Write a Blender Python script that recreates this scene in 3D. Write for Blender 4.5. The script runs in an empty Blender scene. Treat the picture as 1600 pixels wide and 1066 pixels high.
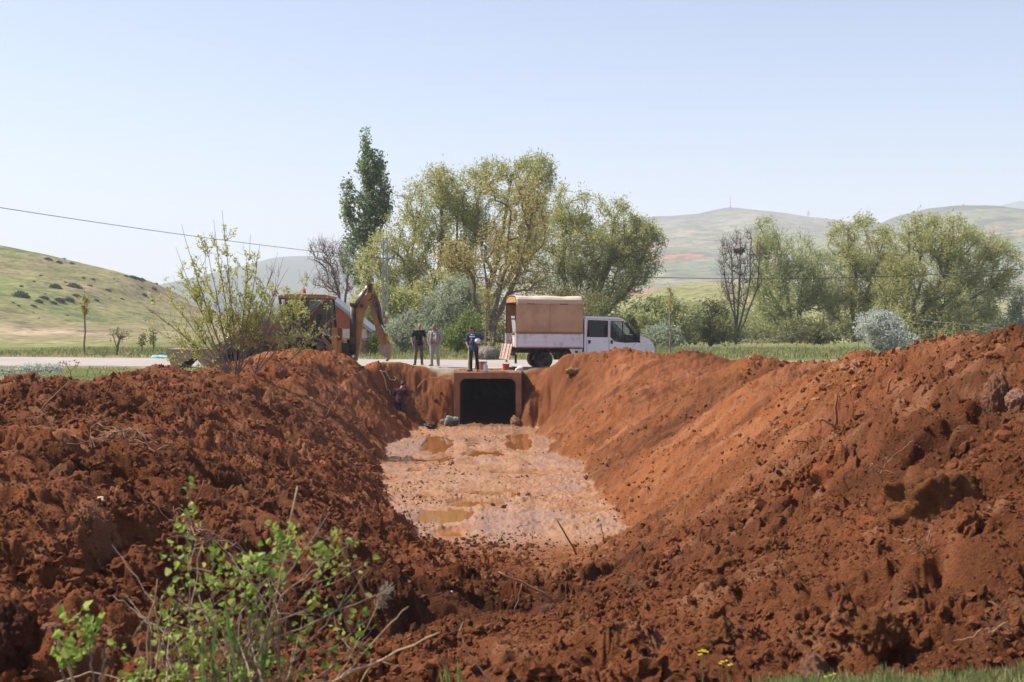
import bpy, bmesh, math, random
import numpy as np
from mathutils import Vector, Matrix, geometry
PI = math.pi
R = math.radians
scene = bpy.context.scene
COL = scene.collection
ZC = 1.95            # camera height over the road
FPX = 2000.0         # focal length in photograph pixels

def at(px, py, d):
    """world point seen at photograph pixel (px, py) at depth d"""
    return Vector(((px - 800) / FPX * d, d, ZC - (py - 500) / FPX * d))

# ------------------------------------------------------------------ scene objects
def tag(o, label=None, cat=None, group=None, kind=None):
    if label: o['label'] = label
    if cat: o['category'] = cat
    if group: o['group'] = group
    if kind: o['kind'] = kind
    return o

def empty(name, loc=(0, 0, 0), rz=0.0, label=None, cat=None, group=None):
    o = bpy.data.objects.new(name, None)
    o.empty_display_size = 0.2
    COL.objects.link(o)
    o.location = loc
    o.rotation_euler = (0, 0, rz)
    return tag(o, label, cat, group)

def link(name, me, material=None, parent=None, loc=None):
    o = bpy.data.objects.new(name, me)
    COL.objects.link(o)
    if material is not None:
        me.materials.clear()
        me.materials.append(material)
    if parent is not None: o.parent = parent
    if loc is not None: o.location = loc
    return o

def copy_tree(o, parent=None):
    c = o.copy(); COL.objects.link(c); c.parent = parent
    for ch in list(o.children): copy_tree(ch, c)
    return c

def np_mesh(name, verts, faces, smooth=False):
    """faces: (M,k) integer array"""
    verts = np.ascontiguousarray(verts, dtype=np.float32)
    faces = np.ascontiguousarray(faces, dtype=np.int32)
    me = bpy.data.meshes.new(name)
    m, k = faces.shape
    me.vertices.add(len(verts)); me.vertices.foreach_set('co', verts.ravel())
    me.loops.add(m * k); me.loops.foreach_set('vertex_index', faces.ravel())
    me.polygons.add(m)
    me.polygons.foreach_set('loop_start', np.arange(0, m * k, k, dtype=np.int32))
    me.polygons.foreach_set('loop_total', np.full(m, k, dtype=np.int32))
    me.polygons.foreach_set('use_smooth', np.full(m, smooth, dtype=bool))
    me.update(calc_edges=True)
    return me

# ------------------------------------------------------------------ mesh builder
class MB:
    def __init__(s): s.bm = bmesh.new()
    def _add(s, vs, fs):
        bv = [s.bm.verts.new(v) for v in vs]
        for f in fs:
            try: s.bm.faces.new([bv[i] for i in f])
            except ValueError: pass
        return s
    def box(s, lo, hi, M=None):
        x0, y0, z0 = lo; x1, y1, z1 = hi
        vs = [Vector(v) for v in ((x0,y0,z0),(x1,y0,z0),(x1,y1,z0),(x0,y1,z0),(x0,y0,z1),(x1,y0,z1),(x1,y1,z1),(x0,y1,z1))]
        if M is not None: vs = [M @ v for v in vs]
        return s._add(vs, [(0,3,2,1),(4,5,6,7),(0,1,5,4),(1,2,6,5),(2,3,7,6),(3,0,4,7)])
    def bar(s, p, q, w, h=None):
        """rectangular bar from p to q"""
        p, q = Vector(p), Vector(q); h = h or w
        d = (q - p).normalized()
        up = Vector((0,0,1)) if abs(d.z) < .95 else Vector((1,0,0))
        a = d.cross(up).normalized() * w / 2; b = a.cross(d).normalized() * h / 2
        vs = [p-a-b, p+a-b, p+a+b, p-a+b, q-a-b, q+a-b, q+a+b, q-a+b]
        return s._add(vs, [(0,1,2,3),(7,6,5,4),(0,4,5,1),(1,5,6,2),(2,6,7,3),(3,7,4,0)])
    def tube(s, pts, r, n=8, cap=True):
        pts = [Vector(p) for p in pts]
        rs = r if isinstance(r, (list, tuple)) else [r] * len(pts)
        rings = []; ref = None
        for i, p in enumerate(pts):
            d = (pts[min(i+1, len(pts)-1)] - pts[max(i-1, 0)])
            d = d.normalized() if d.length > 1e-9 else Vector((0,0,1))
            if ref is None: ref = Vector((0,0,1)) if abs(d.z) < .9 else Vector((1,0,0))
            a = d.cross(ref)
            if a.length < 1e-5: a = d.cross(Vector((0,1,0)))
            a.normalize(); b = d.cross(a).normalized(); ref = a.cross(d).normalized() if False else ref
            rings.append([s.bm.verts.new(p + (a*math.cos(2*PI*k/n) + b*math.sin(2*PI*k/n)) * rs[i]) for k in range(n)])
        for A, B in zip(rings, rings[1:]):
            for k in range(n):
                s.bm.faces.new([A[k], A[(k+1) % n], B[(k+1) % n], B[k]])
        if cap:
            s.bm.faces.new(rings[0][::-1]); s.bm.faces.new(rings[-1])
        return s
    def cone(s, p, q, r0, r1, n=16): return s.tube([p, q], [r0, r1], n)
    def ball(s, c, r, n=8, m=6, M=None):
        c = Vector(c); rx, ry, rz = r if isinstance(r, (tuple, list)) else (r, r, r)
        T = Matrix.Translation(c) @ (M.to_4x4() if M is not None else Matrix.Identity(4)) @ Matrix.Diagonal((rx, ry, rz, 1))
        bmesh.ops.create_uvsphere(s.bm, u_segments=n, v_segments=m, radius=1, matrix=T)
        return s
    def prism(s, poly, y0, y1, holes=()):
        """polygon in XZ extruded along Y; holes allowed"""
        loops = [list(poly)] + [list(h) for h in holes]
        flat = [p for l in loops for p in l]
        tris = geometry.tessellate_polygon([[Vector((p[0], p[1], 0)) for p in l] for l in loops])
        a = [s.bm.verts.new((p[0], y0, p[1])) for p in flat]
        b = [s.bm.verts.new((p[0], y1, p[1])) for p in flat]
        for t in tris:
            try:
                s.bm.faces.new([a[i] for i in t]); s.bm.faces.new([b[i] for i in t[::-1]])
            except ValueError: pass
        k = 0
        for l in loops:
            n = len(l)
            for i in range(n):
                j = (i + 1) % n
                s.bm.faces.new([a[k+i], a[k+j], b[k+j], b[k+i]])
            k += n
        return s
    def lathe(s, prof, c, n=20, axis='z'):
        """profile list of (r, t) about axis through c"""
        c = Vector(c); rings = []
        for r, t in prof:
            ring = []
            for k in range(n):
                a = 2*PI*k/n; u, v = r*math.cos(a), r*math.sin(a)
                ring.append(s.bm.verts.new(c + (Vector((u, v, t)) if axis == 'z' else Vector((u, t, v)) if axis == 'y' else Vector((t, u, v)))))
            rings.append(ring)
        for A, B in zip(rings, rings[1:]):
            for k in range(n):
                s.bm.faces.new([A[k], A[(k+1) % n], B[(k+1) % n], B[k]])
        for rg in (rings[0], rings[-1]):
            try: s.bm.faces.new(rg)
            except ValueError: pass
        return s
    def build(s, name, material, parent=None, smooth=False, bevel=0.0, loc=None):
        if bevel:
            es = [e for e in s.bm.edges if len(e.link_faces) == 2 and e.calc_face_angle(0) > .6]
            try: bmesh.ops.bevel(s.bm, geom=es, offset=bevel, segments=2, affect='EDGES', clamp_overlap=True)
            except Exception: pass
        bmesh.ops.recalc_face_normals(s.bm, faces=s.bm.faces)
        me = bpy.data.meshes.new(name); s.bm.to_mesh(me); s.bm.free()
        if smooth:
            me.polygons.foreach_set('use_smooth', np.ones(len(me.polygons), dtype=bool))
            if smooth == 'auto': 
                try: me.set_sharp_from_angle(angle=R(35))
                except Exception: pass
        return link(name, me, material, parent, loc)

def remeshed(mb, voxel=.008, smooth=4, factor=.5):
    """one continuous skin from overlapping forms"""
    bmesh.ops.recalc_face_normals(mb.bm, faces=mb.bm.faces)
    me = bpy.data.meshes.new('form'); mb.bm.to_mesh(me); mb.bm.free()
    o = bpy.data.objects.new('form', me); COL.objects.link(o)
    m = o.modifiers.new('r', 'REMESH'); m.mode = 'VOXEL'; m.voxel_size = voxel
    s = o.modifiers.new('s', 'SMOOTH'); s.factor = factor; s.iterations = smooth
    dg = bpy.context.evaluated_depsgraph_get(); dg.update()
    out = bpy.data.meshes.new_from_object(o.evaluated_get(dg))
    bpy.data.objects.remove(o); bpy.data.meshes.remove(me)
    out.polygons.foreach_set('use_smooth', np.ones(len(out.polygons), dtype=bool))
    return out

# ------------------------------------------------------------------ materials
def new_mat(name):
    m = bpy.data.materials.new(name); m.use_nodes = True
    nt = m.node_tree; b = nt.nodes['Principled BSDF']
    return m, nt, b
def node(nt, t, **kw):
    n = nt.nodes.new(t)
    for k, v in kw.items(): setattr(n, k, v)
    return n
def noise_node(nt, scale, detail=4, coord='Object', rough=.55, stretch=None):
    tc = node(nt, 'ShaderNodeTexCoord'); n = node(nt, 'ShaderNodeTexNoise')
    n.inputs['Scale'].default_value = scale; n.inputs['Detail'].default_value = detail; n.inputs['Roughness'].default_value = rough
    src = tc.outputs[coord]
    if stretch:
        mp = node(nt, 'ShaderNodeMapping'); mp.inputs['Scale'].default_value = stretch
        nt.links.new(src, mp.inputs['Vector']); src = mp.outputs['Vector']
    nt.links.new(src, n.inputs['Vector'])
    return n
def ramp(nt, src, stops):
    r = node(nt, 'ShaderNodeValToRGB'); cr = r.color_ramp
    while len(cr.elements) < len(stops): cr.elements.new(.5)
    for e, (p, c) in zip(cr.elements, stops):
        e.position = p; e.color = (*c, 1) if len(c) == 3 else c
    nt.links.new(src, r.inputs['Fac'])
    return r
def pm(name, rgb, rough=.6, var=.15, scale=6, metallic=0, bump=0, bscale=None, spec=.4, dirt=None, dirt_amt=.35, dscale=3):
    """procedural principled: base colour with mottling, optional dirt/rust patches and bump"""
    m, nt, b = new_mat(name)
    lo = tuple(max(0, c * (1 - var)) for c in rgb); hi = tuple(min(1, c * (1 + var)) for c in rgb)
    n = noise_node(nt, scale)
    col = ramp(nt, n.outputs['Fac'], [(.3, lo), (.7, hi)]).outputs['Color']
    if dirt:
        n2 = noise_node(nt, dscale, 6, rough=.65)
        f = ramp(nt, n2.outputs['Fac'], [(.62 - dirt_amt * .45, (0,0,0)), (.8 - dirt_amt * .25, (1,1,1))])
        mx = node(nt, 'ShaderNodeMix', data_type='RGBA')
        nt.links.new(f.outputs['Color'], mx.inputs['Factor'])
        nt.links.new(col, mx.inputs['A']); mx.inputs['B'].default_value = (*dirt, 1)
        col = mx.outputs['Result']
    nt.links.new(col, b.inputs['Base Color'])
    b.inputs['Roughness'].default_value = rough; b.inputs['Metallic'].default_value = metallic
    b.inputs['Specular IOR Level'].default_value = spec
    if bump:
        n3 = noise_node(nt, bscale or scale * 6, 5)
        bp = node(nt, 'ShaderNodeBump'); bp.inputs['Strength'].default_value = bump; bp.inputs['Distance'].default_value = .02
        nt.links.new(n3.outputs['Fac'], bp.inputs['Height']); nt.links.new(bp.outputs['Normal'], b.inputs['Normal'])
    return m
def glass_mat(name, tint=(.25, .3, .3), refl=.12):
    m = bpy.data.materials.new(name); m.use_nodes = True; nt = m.node_tree; nt.nodes.clear()
    o = node(nt, 'ShaderNodeOutputMaterial'); t = node(nt, 'ShaderNodeBsdfTransparent'); g = node(nt, 'ShaderNodeBsdfGlossy')
    t.inputs['Color'].default_value = (*tint, 1); g.inputs['Roughness'].default_value = .03; g.inputs['Color'].default_value = (.9, .95, 1, 1)
    fr = node(nt, 'ShaderNodeFresnel'); fr.inputs['IOR'].default_value = 1.5
    mx = node(nt, 'ShaderNodeMixShader')
    nt.links.new(fr.outputs[0], mx.inputs[0]); nt.links.new(t.outputs[0], mx.inputs[1]); nt.links.new(g.outputs[0], mx.inputs[2])
    nt.links.new(mx.outputs[0], o.inputs[0])
    return m
def leaf_mat(name, a, b_, c=None, trans=.35, rough=.55):
    """leaf: colour picked per leaf from the 'var' face attribute; part diffuse, part see-through light"""
    m = bpy.data.materials.new(name); m.use_nodes = True; nt = m.node_tree; nt.nodes.clear()
    o = node(nt, 'ShaderNodeOutputMaterial'); at_ = node(nt, 'ShaderNodeAttribute', attribute_name='var')
    stops = [(0, a), (1, b_)] if c is None else [(0, a), (.5, b_), (1, c)]
    col = ramp(nt, at_.outputs['Fac'], stops).outputs['Color']
    p = node(nt, 'ShaderNodeBsdfPrincipled'); p.inputs['Roughness'].default_value = rough; p.inputs['Specular IOR Level'].default_value = .25
    t = node(nt, 'ShaderNodeBsdfTranslucent'); mx = node(nt, 'ShaderNodeMixShader'); mx.inputs[0].default_value = trans
    nt.links.new(col, p.inputs['Base Color']); nt.links.new(col, t.inputs['Color'])
    nt.links.new(p.outputs[0], mx.inputs[1]); nt.links.new(t.outputs[0], mx.inputs[2]); nt.links.new(mx.outputs[0], o.inputs[0])
    return m

# ------------------------------------------------------------------ numpy noise
def _h(ix, iy, seed):
    n = (ix.astype(np.uint32) * np.uint32(374761393)) ^ (iy.astype(np.uint32) * np.uint32(668265263)) ^ np.uint32((seed * 2246822519) & 0xffffffff)
    n = (n ^ (n >> np.uint32(13))) * np.uint32(1274126177)
    n = (n ^ (n >> np.uint32(15))) * np.uint32(2246822519)
    return ((n ^ (n >> np.uint32(16))) & np.uint32(0xffffff)).astype(np.float32) / np.float32(0xffffff)
def vnoise(x, y, seed=0):
    fx = np.floor(x); fy = np.floor(y); ix = fx.astype(np.int64); iy = fy.astype(np.int64)
    u = (x - fx).astype(np.float32); v = (y - fy).astype(np.float32)
    u = u*u*u*(u*(u*6-15)+10); v = v*v*v*(v*(v*6-15)+10)
    a = _h(ix, iy, seed); b = _h(ix+1, iy, seed); c = _h(ix, iy+1, seed); d = _h(ix+1, iy+1, seed)
    return (a + (b-a)*u + (c-a)*v + (a-b-c+d)*u*v) * 2 - 1
def fbm(x, y, seed=0, octv=4, gain=.5):
    s = np.zeros(np.shape(x), np.float32); a = 1.0; t = 0.0; f = 1.0
    ca, sa = math.cos(.6), math.sin(.6)
    for o in range(octv):
        s += a * vnoise(x*f, y*f, seed + o*17); t += a; a *= gain; f *= 2.03
        x, y = ca*x - sa*y + 3.7, sa*x + ca*y - 1.3
    return s / t
def domes(x, y, cell, seed, prob=.8, rmin=.25, rmax=.62, flat=.75):
    """packed lumps: highest dome of the neighbouring cells, in metres"""
    gx = x / cell; gy = y / cell
    wx = .22 * vnoise(gx*2.3, gy*2.3, seed+91); wy = .22 * vnoise(gx*2.3+9.1, gy*2.3-4.2, seed+92)
    gx = gx + wx; gy = gy + wy
    cx = np.floor(gx).astype(np.int64); cy = np.floor(gy).astype(np.int64)
    out = np.zeros(np.shape(x), np.float32)
    for i in (-1, 0, 1):
        for j in (-1, 0, 1):
            kx = cx + i; ky = cy + j
            px = kx + _h(kx, ky, seed); py = ky + _h(kx, ky, seed+1)
            r = rmin + (rmax - rmin) * _h(kx, ky, seed+2) ** 2
            on = _h(kx, ky, seed+3) < prob
            d2 = (gx - px)**2 + (gy - py)**2
            hgt = np.sqrt(np.maximum(0, r*r - d2)) * on
            np.maximum(out, hgt.astype(np.float32), out=out)
    return out * cell * flat
def sstep(a, b, x):
    t = np.clip((x - a) / (b - a), 0, 1); return t*t*(3-2*t)
# ================================================================== GROUND
FLOOR = -2.15
CVX, CVY = -0.92, 48.4        # culvert mouth centre and face
CVW, CVH = 2.56, 2.1          # culvert outer width and height
CP = []
def cp(px, py, d): 
    p = at(px, py, d); CP.append((p.x, p.y, p.z))
def cw(x, y, z): CP.append((x, y, z))
# left toe and channel middle
for px, py in ((640,676),(603,700),(607,740),(625,780),(640,820),(660,860)):
    d = 8200/(py-500); p = at(px, py, d); CP.append((p.x, d, FLOOR)); CP.append((p.x+1.3, d, FLOOR-1.0))
for px, py in ((838,672),(853,690),(880,720),(905,750),(925,780),(965,820),(995,850)):
    d = 8200/(py-500); p = at(px, py, d); CP.append((p.x, d, FLOOR)); CP.append((p.x-1.3, d, FLOOR-1.0))
for y in (26, 31, 36, 41): cw(-.5 - (y-24)*.035, y, FLOOR-1.5)
# left crest, back slope
for px, py, d in ((0,585,21),(100,592,24),(200,592,27),(262,572,30.5),(340,582,35),(430,562,41),(480,546,45),(540,553,48.0),(580,557,49.2),(622,563,50.9),(662,574,51),(700,583,51)):
    cp(px, py, d)
for y, z in ((20,.45),(24,.25),(28,.3),(33,.15),(38,.15),(43,.25)): cw(-10.6, y, z)
for y in (18, 24, 30, 36, 42, 48): cw(-12.8, y, 0.0)
cw(-9,12,.85); cw(-9,8,.35); cw(-6,7,.27); cw(-10,16,.7); cw(-12.5,10,.2); cw(-9,47.8,.35); cw(-10,50,0)
# left slope
for px, py, d in ((0,740,12),(300,810,13),(580,905,12.5),(0,940,7.7),(420,1020,8.4),(0,655,16),(300,710,16.5),(520,820,16.5),(330,640,22),(480,690,25),(420,610,32),(540,650,38),(560,590,44.5),(640,655,46.6),(150,640,19)):
    cp(px, py, d)
# recess where a worker stands, cut wall beside the culvert
cw(-4.35,47.2,-1.1); cw(-3.85,47.5,-1.45); cw(-3.45,47.6,-1.95); cw(-4.3,48.9,-2.1); cw(-3.2,49.0,-2.15); cw(-2.4,49.2,-2.2); cw(-3.3,50.6,-.35); cw(-2.3,50.6,-.25); cw(-5.6,49.2,-.1); cw(-2.3,51.3,-.04); cw(-4.6,51.6,.1); cw(-3.2,51.6,0)
cw(-.9,50.6,-1.0); cw(-.9,51.4,-.02)
# right toe wall by the culvert
cw(.52,47.8,-1.75); cw(.75,48.6,-.75); cw(1.2,49.0,-.05); cw(1.0,50.4,.0); cw(2.5,50.8,.05); cw(5,50.9,.05); cw(8,51,.0)
# right crest, back slope
for px, py, d in ((1630,512,13.6),(1530,517,16),(1440,528,18.5),(1392,554,21),(1330,551,24),(1240,556,28),(1170,555,33),(1070,549,42),(1010,557,44.5),(920,567,46.5),(862,574,48.3)):
    cp(px, py, d)
for y, z in ((20,.5),(24,.4),(28,.3),(33,.25),(38,.25),(43,.25)): cw(8.6, y, z)
for y in (22, 28, 34, 40, 46): cw(10.6, y, 0.0)
cw(9.5,14,1.4); cw(9,9,.7); cw(11,18,.6); cw(11.5,11,.4); cw(7.5,16.5,1.75)
# right smooth slope
for px, py, d in ((1000,700,31),(1100,640,31),(1200,650,25),(1100,760,24),(930,640,39),(1000,600,40.5),(870,630,45.5)):
    cp(px, py, d)
# near heap on the right, ramp at the near end
for px, py, d in ((1080,810,18),(1200,740,16.5),(1300,670,16),(1400,605,17),(1100,900,12),(1200,850,11.5),(1300,800,11.3),(1450,720,11),(1600,640,11),(1600,800,8.5),(1600,950,7),(1300,950,8),(1100,1000,7.6),(1300,1045,6.3),(1600,1040,6.2),
                  (760,878,20.5),(760,905,17.3),(800,930,14.2),(700,955,12.5),(620,1000,10.8),(560,955,12.3),(540,1050,8.4),(900,962,9.3),(800,1002,8.4),(700,1035,7.6),(610,1066,7.0),(800,1050,6.8),(1000,905,11.5),(960,850,21.5)):
    cp(px, py, d)
for x in (-6,-3,0,3,6): cw(x, 4.6, .27); cw(x, 2.5, .27)
CP = np.array(CP, np.float64)
_c2 = .35
_D = np.sqrt((CP[:,None,0]-CP[None,:,0])**2 + (CP[:,None,1]-CP[None,:,1])**2 + _c2)
_n = len(CP)
_A = np.zeros((_n+3, _n+3)); _A[:_n,:_n] = _D + np.eye(_n)*-.02
_A[:_n,_n] = 1; _A[:_n,_n+1] = CP[:,0]; _A[:_n,_n+2] = CP[:,1]; _A[_n:,:_n] = _A[:_n,_n:].T
_W = np.linalg.solve(_A, np.concatenate([CP[:,2], [0,0,0]]))
def rbf(x, y):
    o = np.full(x.shape, _W[_n]) + _W[_n+1]*x + _W[_n+2]*y
    for i in range(_n): o += _W[i] * np.sqrt((x-CP[i,0])**2 + (y-CP[i,1])**2 + _c2)
    return o
def natural(x, y):
    z = .26 * (1 - sstep(5, 16, y)) * np.ones_like(x)
    far = sstep(75, 130, y)
    z = z + .05*fbm(x*.25, y*.25, 5, 3)*sstep(14,20,np.abs(x)) * (1-far)
    rd = road_mask(x, y)
    z = z*(1-rd) + rd*(-.06)
    return z - far*.6 + far*.5*fbm(x*.01, y*.01, 8, 3)
def road_c(x):      # centre line of the road
    return 57.6 + np.where(x < -2, (-2 - x)*.2, 0) + np.where(x > 5, -(x-5)*.2, 0)
def road_mask(x, y): return 1 - sstep(5.2, 6.4, np.abs(y - road_c(x)))
# puddles, photograph pixel outlines lying on the channel floor
PUD = [((664,703),(681,707)),((795,828),(678,703)),((742,782),(704,709)),((646,708),(715,721)),((724,790),(709,713)),((652,678),(772,778)),((714,806),(767,775)),((702,786),(781,791)),((655,742),(797,816)),((676,724),(829,845)),((640,664),(733,738)),((770,840),(738,741))]
def pud_mask(x, y):
    m = np.zeros(x.shape, np.float32)
    wob = .75*fbm(x*1.9, y*1.1, 41, 4, .6)
    for (xa, xb), (ya, yb) in PUD:
        d0, d1 = 8200/(yb-500), 8200/(ya-500); dm = (d0+d1)/2
        ca = ((xa+xb)/2-800)/FPX*dm; rx = (xb-xa)/2/FPX*dm; ry = max(.25, (d1-d0)/2); cy = dm
        e = np.maximum(np.abs(x-ca)/rx, np.abs(y-cy)/ry)*.6 + .4*np.sqrt(((x-ca)/rx)**2 + ((y-cy)/ry)**2)
        np.maximum(m, (1 - sstep(.8, 1.3, e + wob*.6)).astype(np.float32), out=m)
    return m
def ground_at(x, y, detail=True):
    """height and soil weights at arrays x, y"""
    x = np.asarray(x, np.float64); y = np.asarray(y, np.float64)
    nat = natural(x, y)
    w = (1 - sstep(10.6, 12.4, np.where(x > 0, x, -x*.93))) * (1 - sstep(50.9, 51.9, y))
    b = nat.copy()
    sel = w > 0
    if sel.any():
        xs_, ys_ = x[sel], y[sel]; wk = .10 + .16*sstep(45, 48, ys_)
        b[sel] = rbf(xs_ + wk*fbm(xs_*1.1, ys_*1.1, 241, 3), ys_ + wk*1.3*fbm(xs_*1.5+5, ys_*.8, 243, 4))
    base = nat*(1-w) + b*w
    # soil cover
    wob = fbm(x*.8, y*.8, 3, 3)
    lim_l = -10.4 + .9*wob; lim_r = 8.8 + .8*wob
    soil = sstep(lim_l-.25, lim_l+.25, x) * (1-sstep(lim_r-.25, lim_r+.25, x)) * (1-sstep(50.9, 51.2, y + .35*wob))
    yn = np.where(x > .6, 5.95 + .3*wob, 4.9 + .4*wob)
    soil = soil * sstep(yn-.1, yn+.1, y)
    pit = sstep(-.25, -.6, base)*(y < 52)       # down in the trench, always soil
    soil = np.maximum(soil, pit)
    inch = (base < FLOOR+.25)
    right = sstep(16.5, 20, y + .35*(x-2) + 1.2*fbm(x*.35, y*.2, 21, 2)) * sstep(-.2, 1.2, x)      # smooth right-hand slope
    farl = sstep(26, 40, y) * sstep(0, -2, x)
    if not detail: return np.where(inch, np.maximum(base, FLOOR), base)
    # detail
    amp = 1 - .35*right
    topr = sstep(.55, .95, base) * right
    amp = np.maximum(amp, topr*.85)
    amp = amp * (1 - .4*farl)
    lump = .16*fbm(x*.7, y*.7, 11, 3) * (1-.55*right)
    crest = sstep(.3, .9, base)
    lump = lump + .13*fbm(x*.55, y*.55, 71, 3)*crest
    strk = (.13*fbm(x*.5 - y*.2, y*2.4, 31, 4) + .10*np.abs(fbm(x*.8 - y*.3, y*4.2, 33, 4, .6)) + .10*fbm(x*3.2, y*3.6, 35, 4, .65)) * np.maximum(right, .55*sstep(14, 22, y)*sstep(0, -1.5, x))
    clump = .5 + .9*sstep(-.3, .45, fbm(x*1.3, y*1.3, 141, 3))
    wx = x + .12*vnoise(x*4, y*4, 161); wy = y + .12*vnoise(x*4+5, y*4, 162)
    d = domes(x, y, .55, 101, .12, .2, .42, .6)*.6 + domes(wx, wy, .24, 111, .25, .2, .5, .6)*.55*clump + domes(wx, wy, .11, 121, .4, .2, .55, .6)*.55*clump
    near = 1 - sstep(17, 30, y)
    d = d + domes(x+.03, y, .055, 131, .45)*near*.5*clump
    bl = np.zeros(x.shape)
    for i_, (f_, a_) in enumerate(((1.5,.085),(3.3,.050),(7.1,.034),(14.6,.022),(29,.013))):
        bl = bl + a_*(np.abs(vnoise(wx*f_+i_*3.1, wy*f_*.8-i_*1.7, 170+i_))*1.6 - .55)*(clump if i_ > 1 else 1)
    d = d + bl*1.1
    hole = (-.24*sstep(.26, .5, fbm(x*1.15, y*1.15, 61, 3)) - .10*sstep(.25, .42, fbm(x*3.4, y*3.4, 63, 3))) * (1-.75*right)
    det = (lump + strk + amp*d + hole - .12) * soil
    ends = 1 - sstep(50.2, 51.0, y)*.6
    h = base + det*ends + (1-soil)*(.02*fbm(x*3, y*3, 19, 3))*(1-sstep(40,60,y))
    # muddy floor of the channel
    endm = sstep(21.6, 24.5, y + .8*fbm(x*.7, y*.5, 51, 3))
    pm_ = pud_mask(x, y)
    wv_ = x*1.0
    mud = FLOOR + .015 + .05*np.abs(fbm(x*5, y*4, 56, 4, .6)) + domes(x, y, .10, 59, .5, .2, .55, .75)*sstep(-.15,.2,fbm(x*.9,y*.6,60,3)) + .03*np.sin(x*7+2*fbm(x*.3,y*.2,62,2))*sstep(.1,.4,fbm(x*.6+3,y*.15,64,2)) + .045*fbm(x*1.3, y*.8, 53, 4) + .05*np.maximum(0, fbm(x*3.2, y*3.2, 55, 3)) + domes(x, y, .19, 57, .30, .2, .5, .6)*sstep(-.2,.15,fbm(x*.5+8,y*.35,65,3)) + domes(x, y, .4, 58, .06, .15, .35, .5)*.8
    mud = mud*(1-pm_) + (FLOOR - .06)*pm_
    lip = .16*np.exp(-((y-47.9)/.35)**2)*sstep(-3.8,-3.0,x)*(1-sstep(.3,.7,x))*(1+.5*fbm(x*3,y*3,59,2))
    mud = mud + lip
    k = .10
    fl = np.maximum(h, mud)
    mudw = sstep(.10, -.06, h - mud + .10*fbm(x*2.2, y*1.6, 66, 4, .6)) * endm
    z = np.where(endm > .02, h + (fl - h)*endm, h)
    z = np.maximum(z, np.where(y < 24, FLOOR + .05, -99))
    return z, soil, mudw, right, pm_, base
def height(x, y):
    r = ground_at(np.array([x], float), np.array([y], float)); return float(r[0][0])

NR, NRF = 1250, 150
rows = np.concatenate([2.5 * (52.5/2.5) ** (np.arange(NR)/NR), 52.5 * (9000/52.5) ** (np.arange(NRF+1)/NRF)])
s_in = np.linspace(-1, 1, 1281); s_ex = np.linspace(0, 1, 46)[1:]
ncol = len(s_in) + 2*len(s_ex)
gx = np.empty((len(rows), ncol)); gy = np.repeat(rows[:,None], ncol, 1)
for i, y in enumerate(rows):
    a = .42*y + .8; b = .75*y + 12
    gx[i] = np.concatenate([(-a - (b-a)*s_ex)[::-1], s_in*a, a + (b-a)*s_ex])
gz = np.empty_like(gx); G = {k: np.empty(gx.shape, np.float32) for k in ('soil','mud','right','pud','base')}
for i in range(0, len(rows), 100):
    sl = slice(i, i+100)
    gz[sl], G['soil'][sl], G['mud'][sl], G['right'][sl], G['pud'][sl], G['base'][sl] = ground_at(gx[sl], gy[sl])
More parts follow.
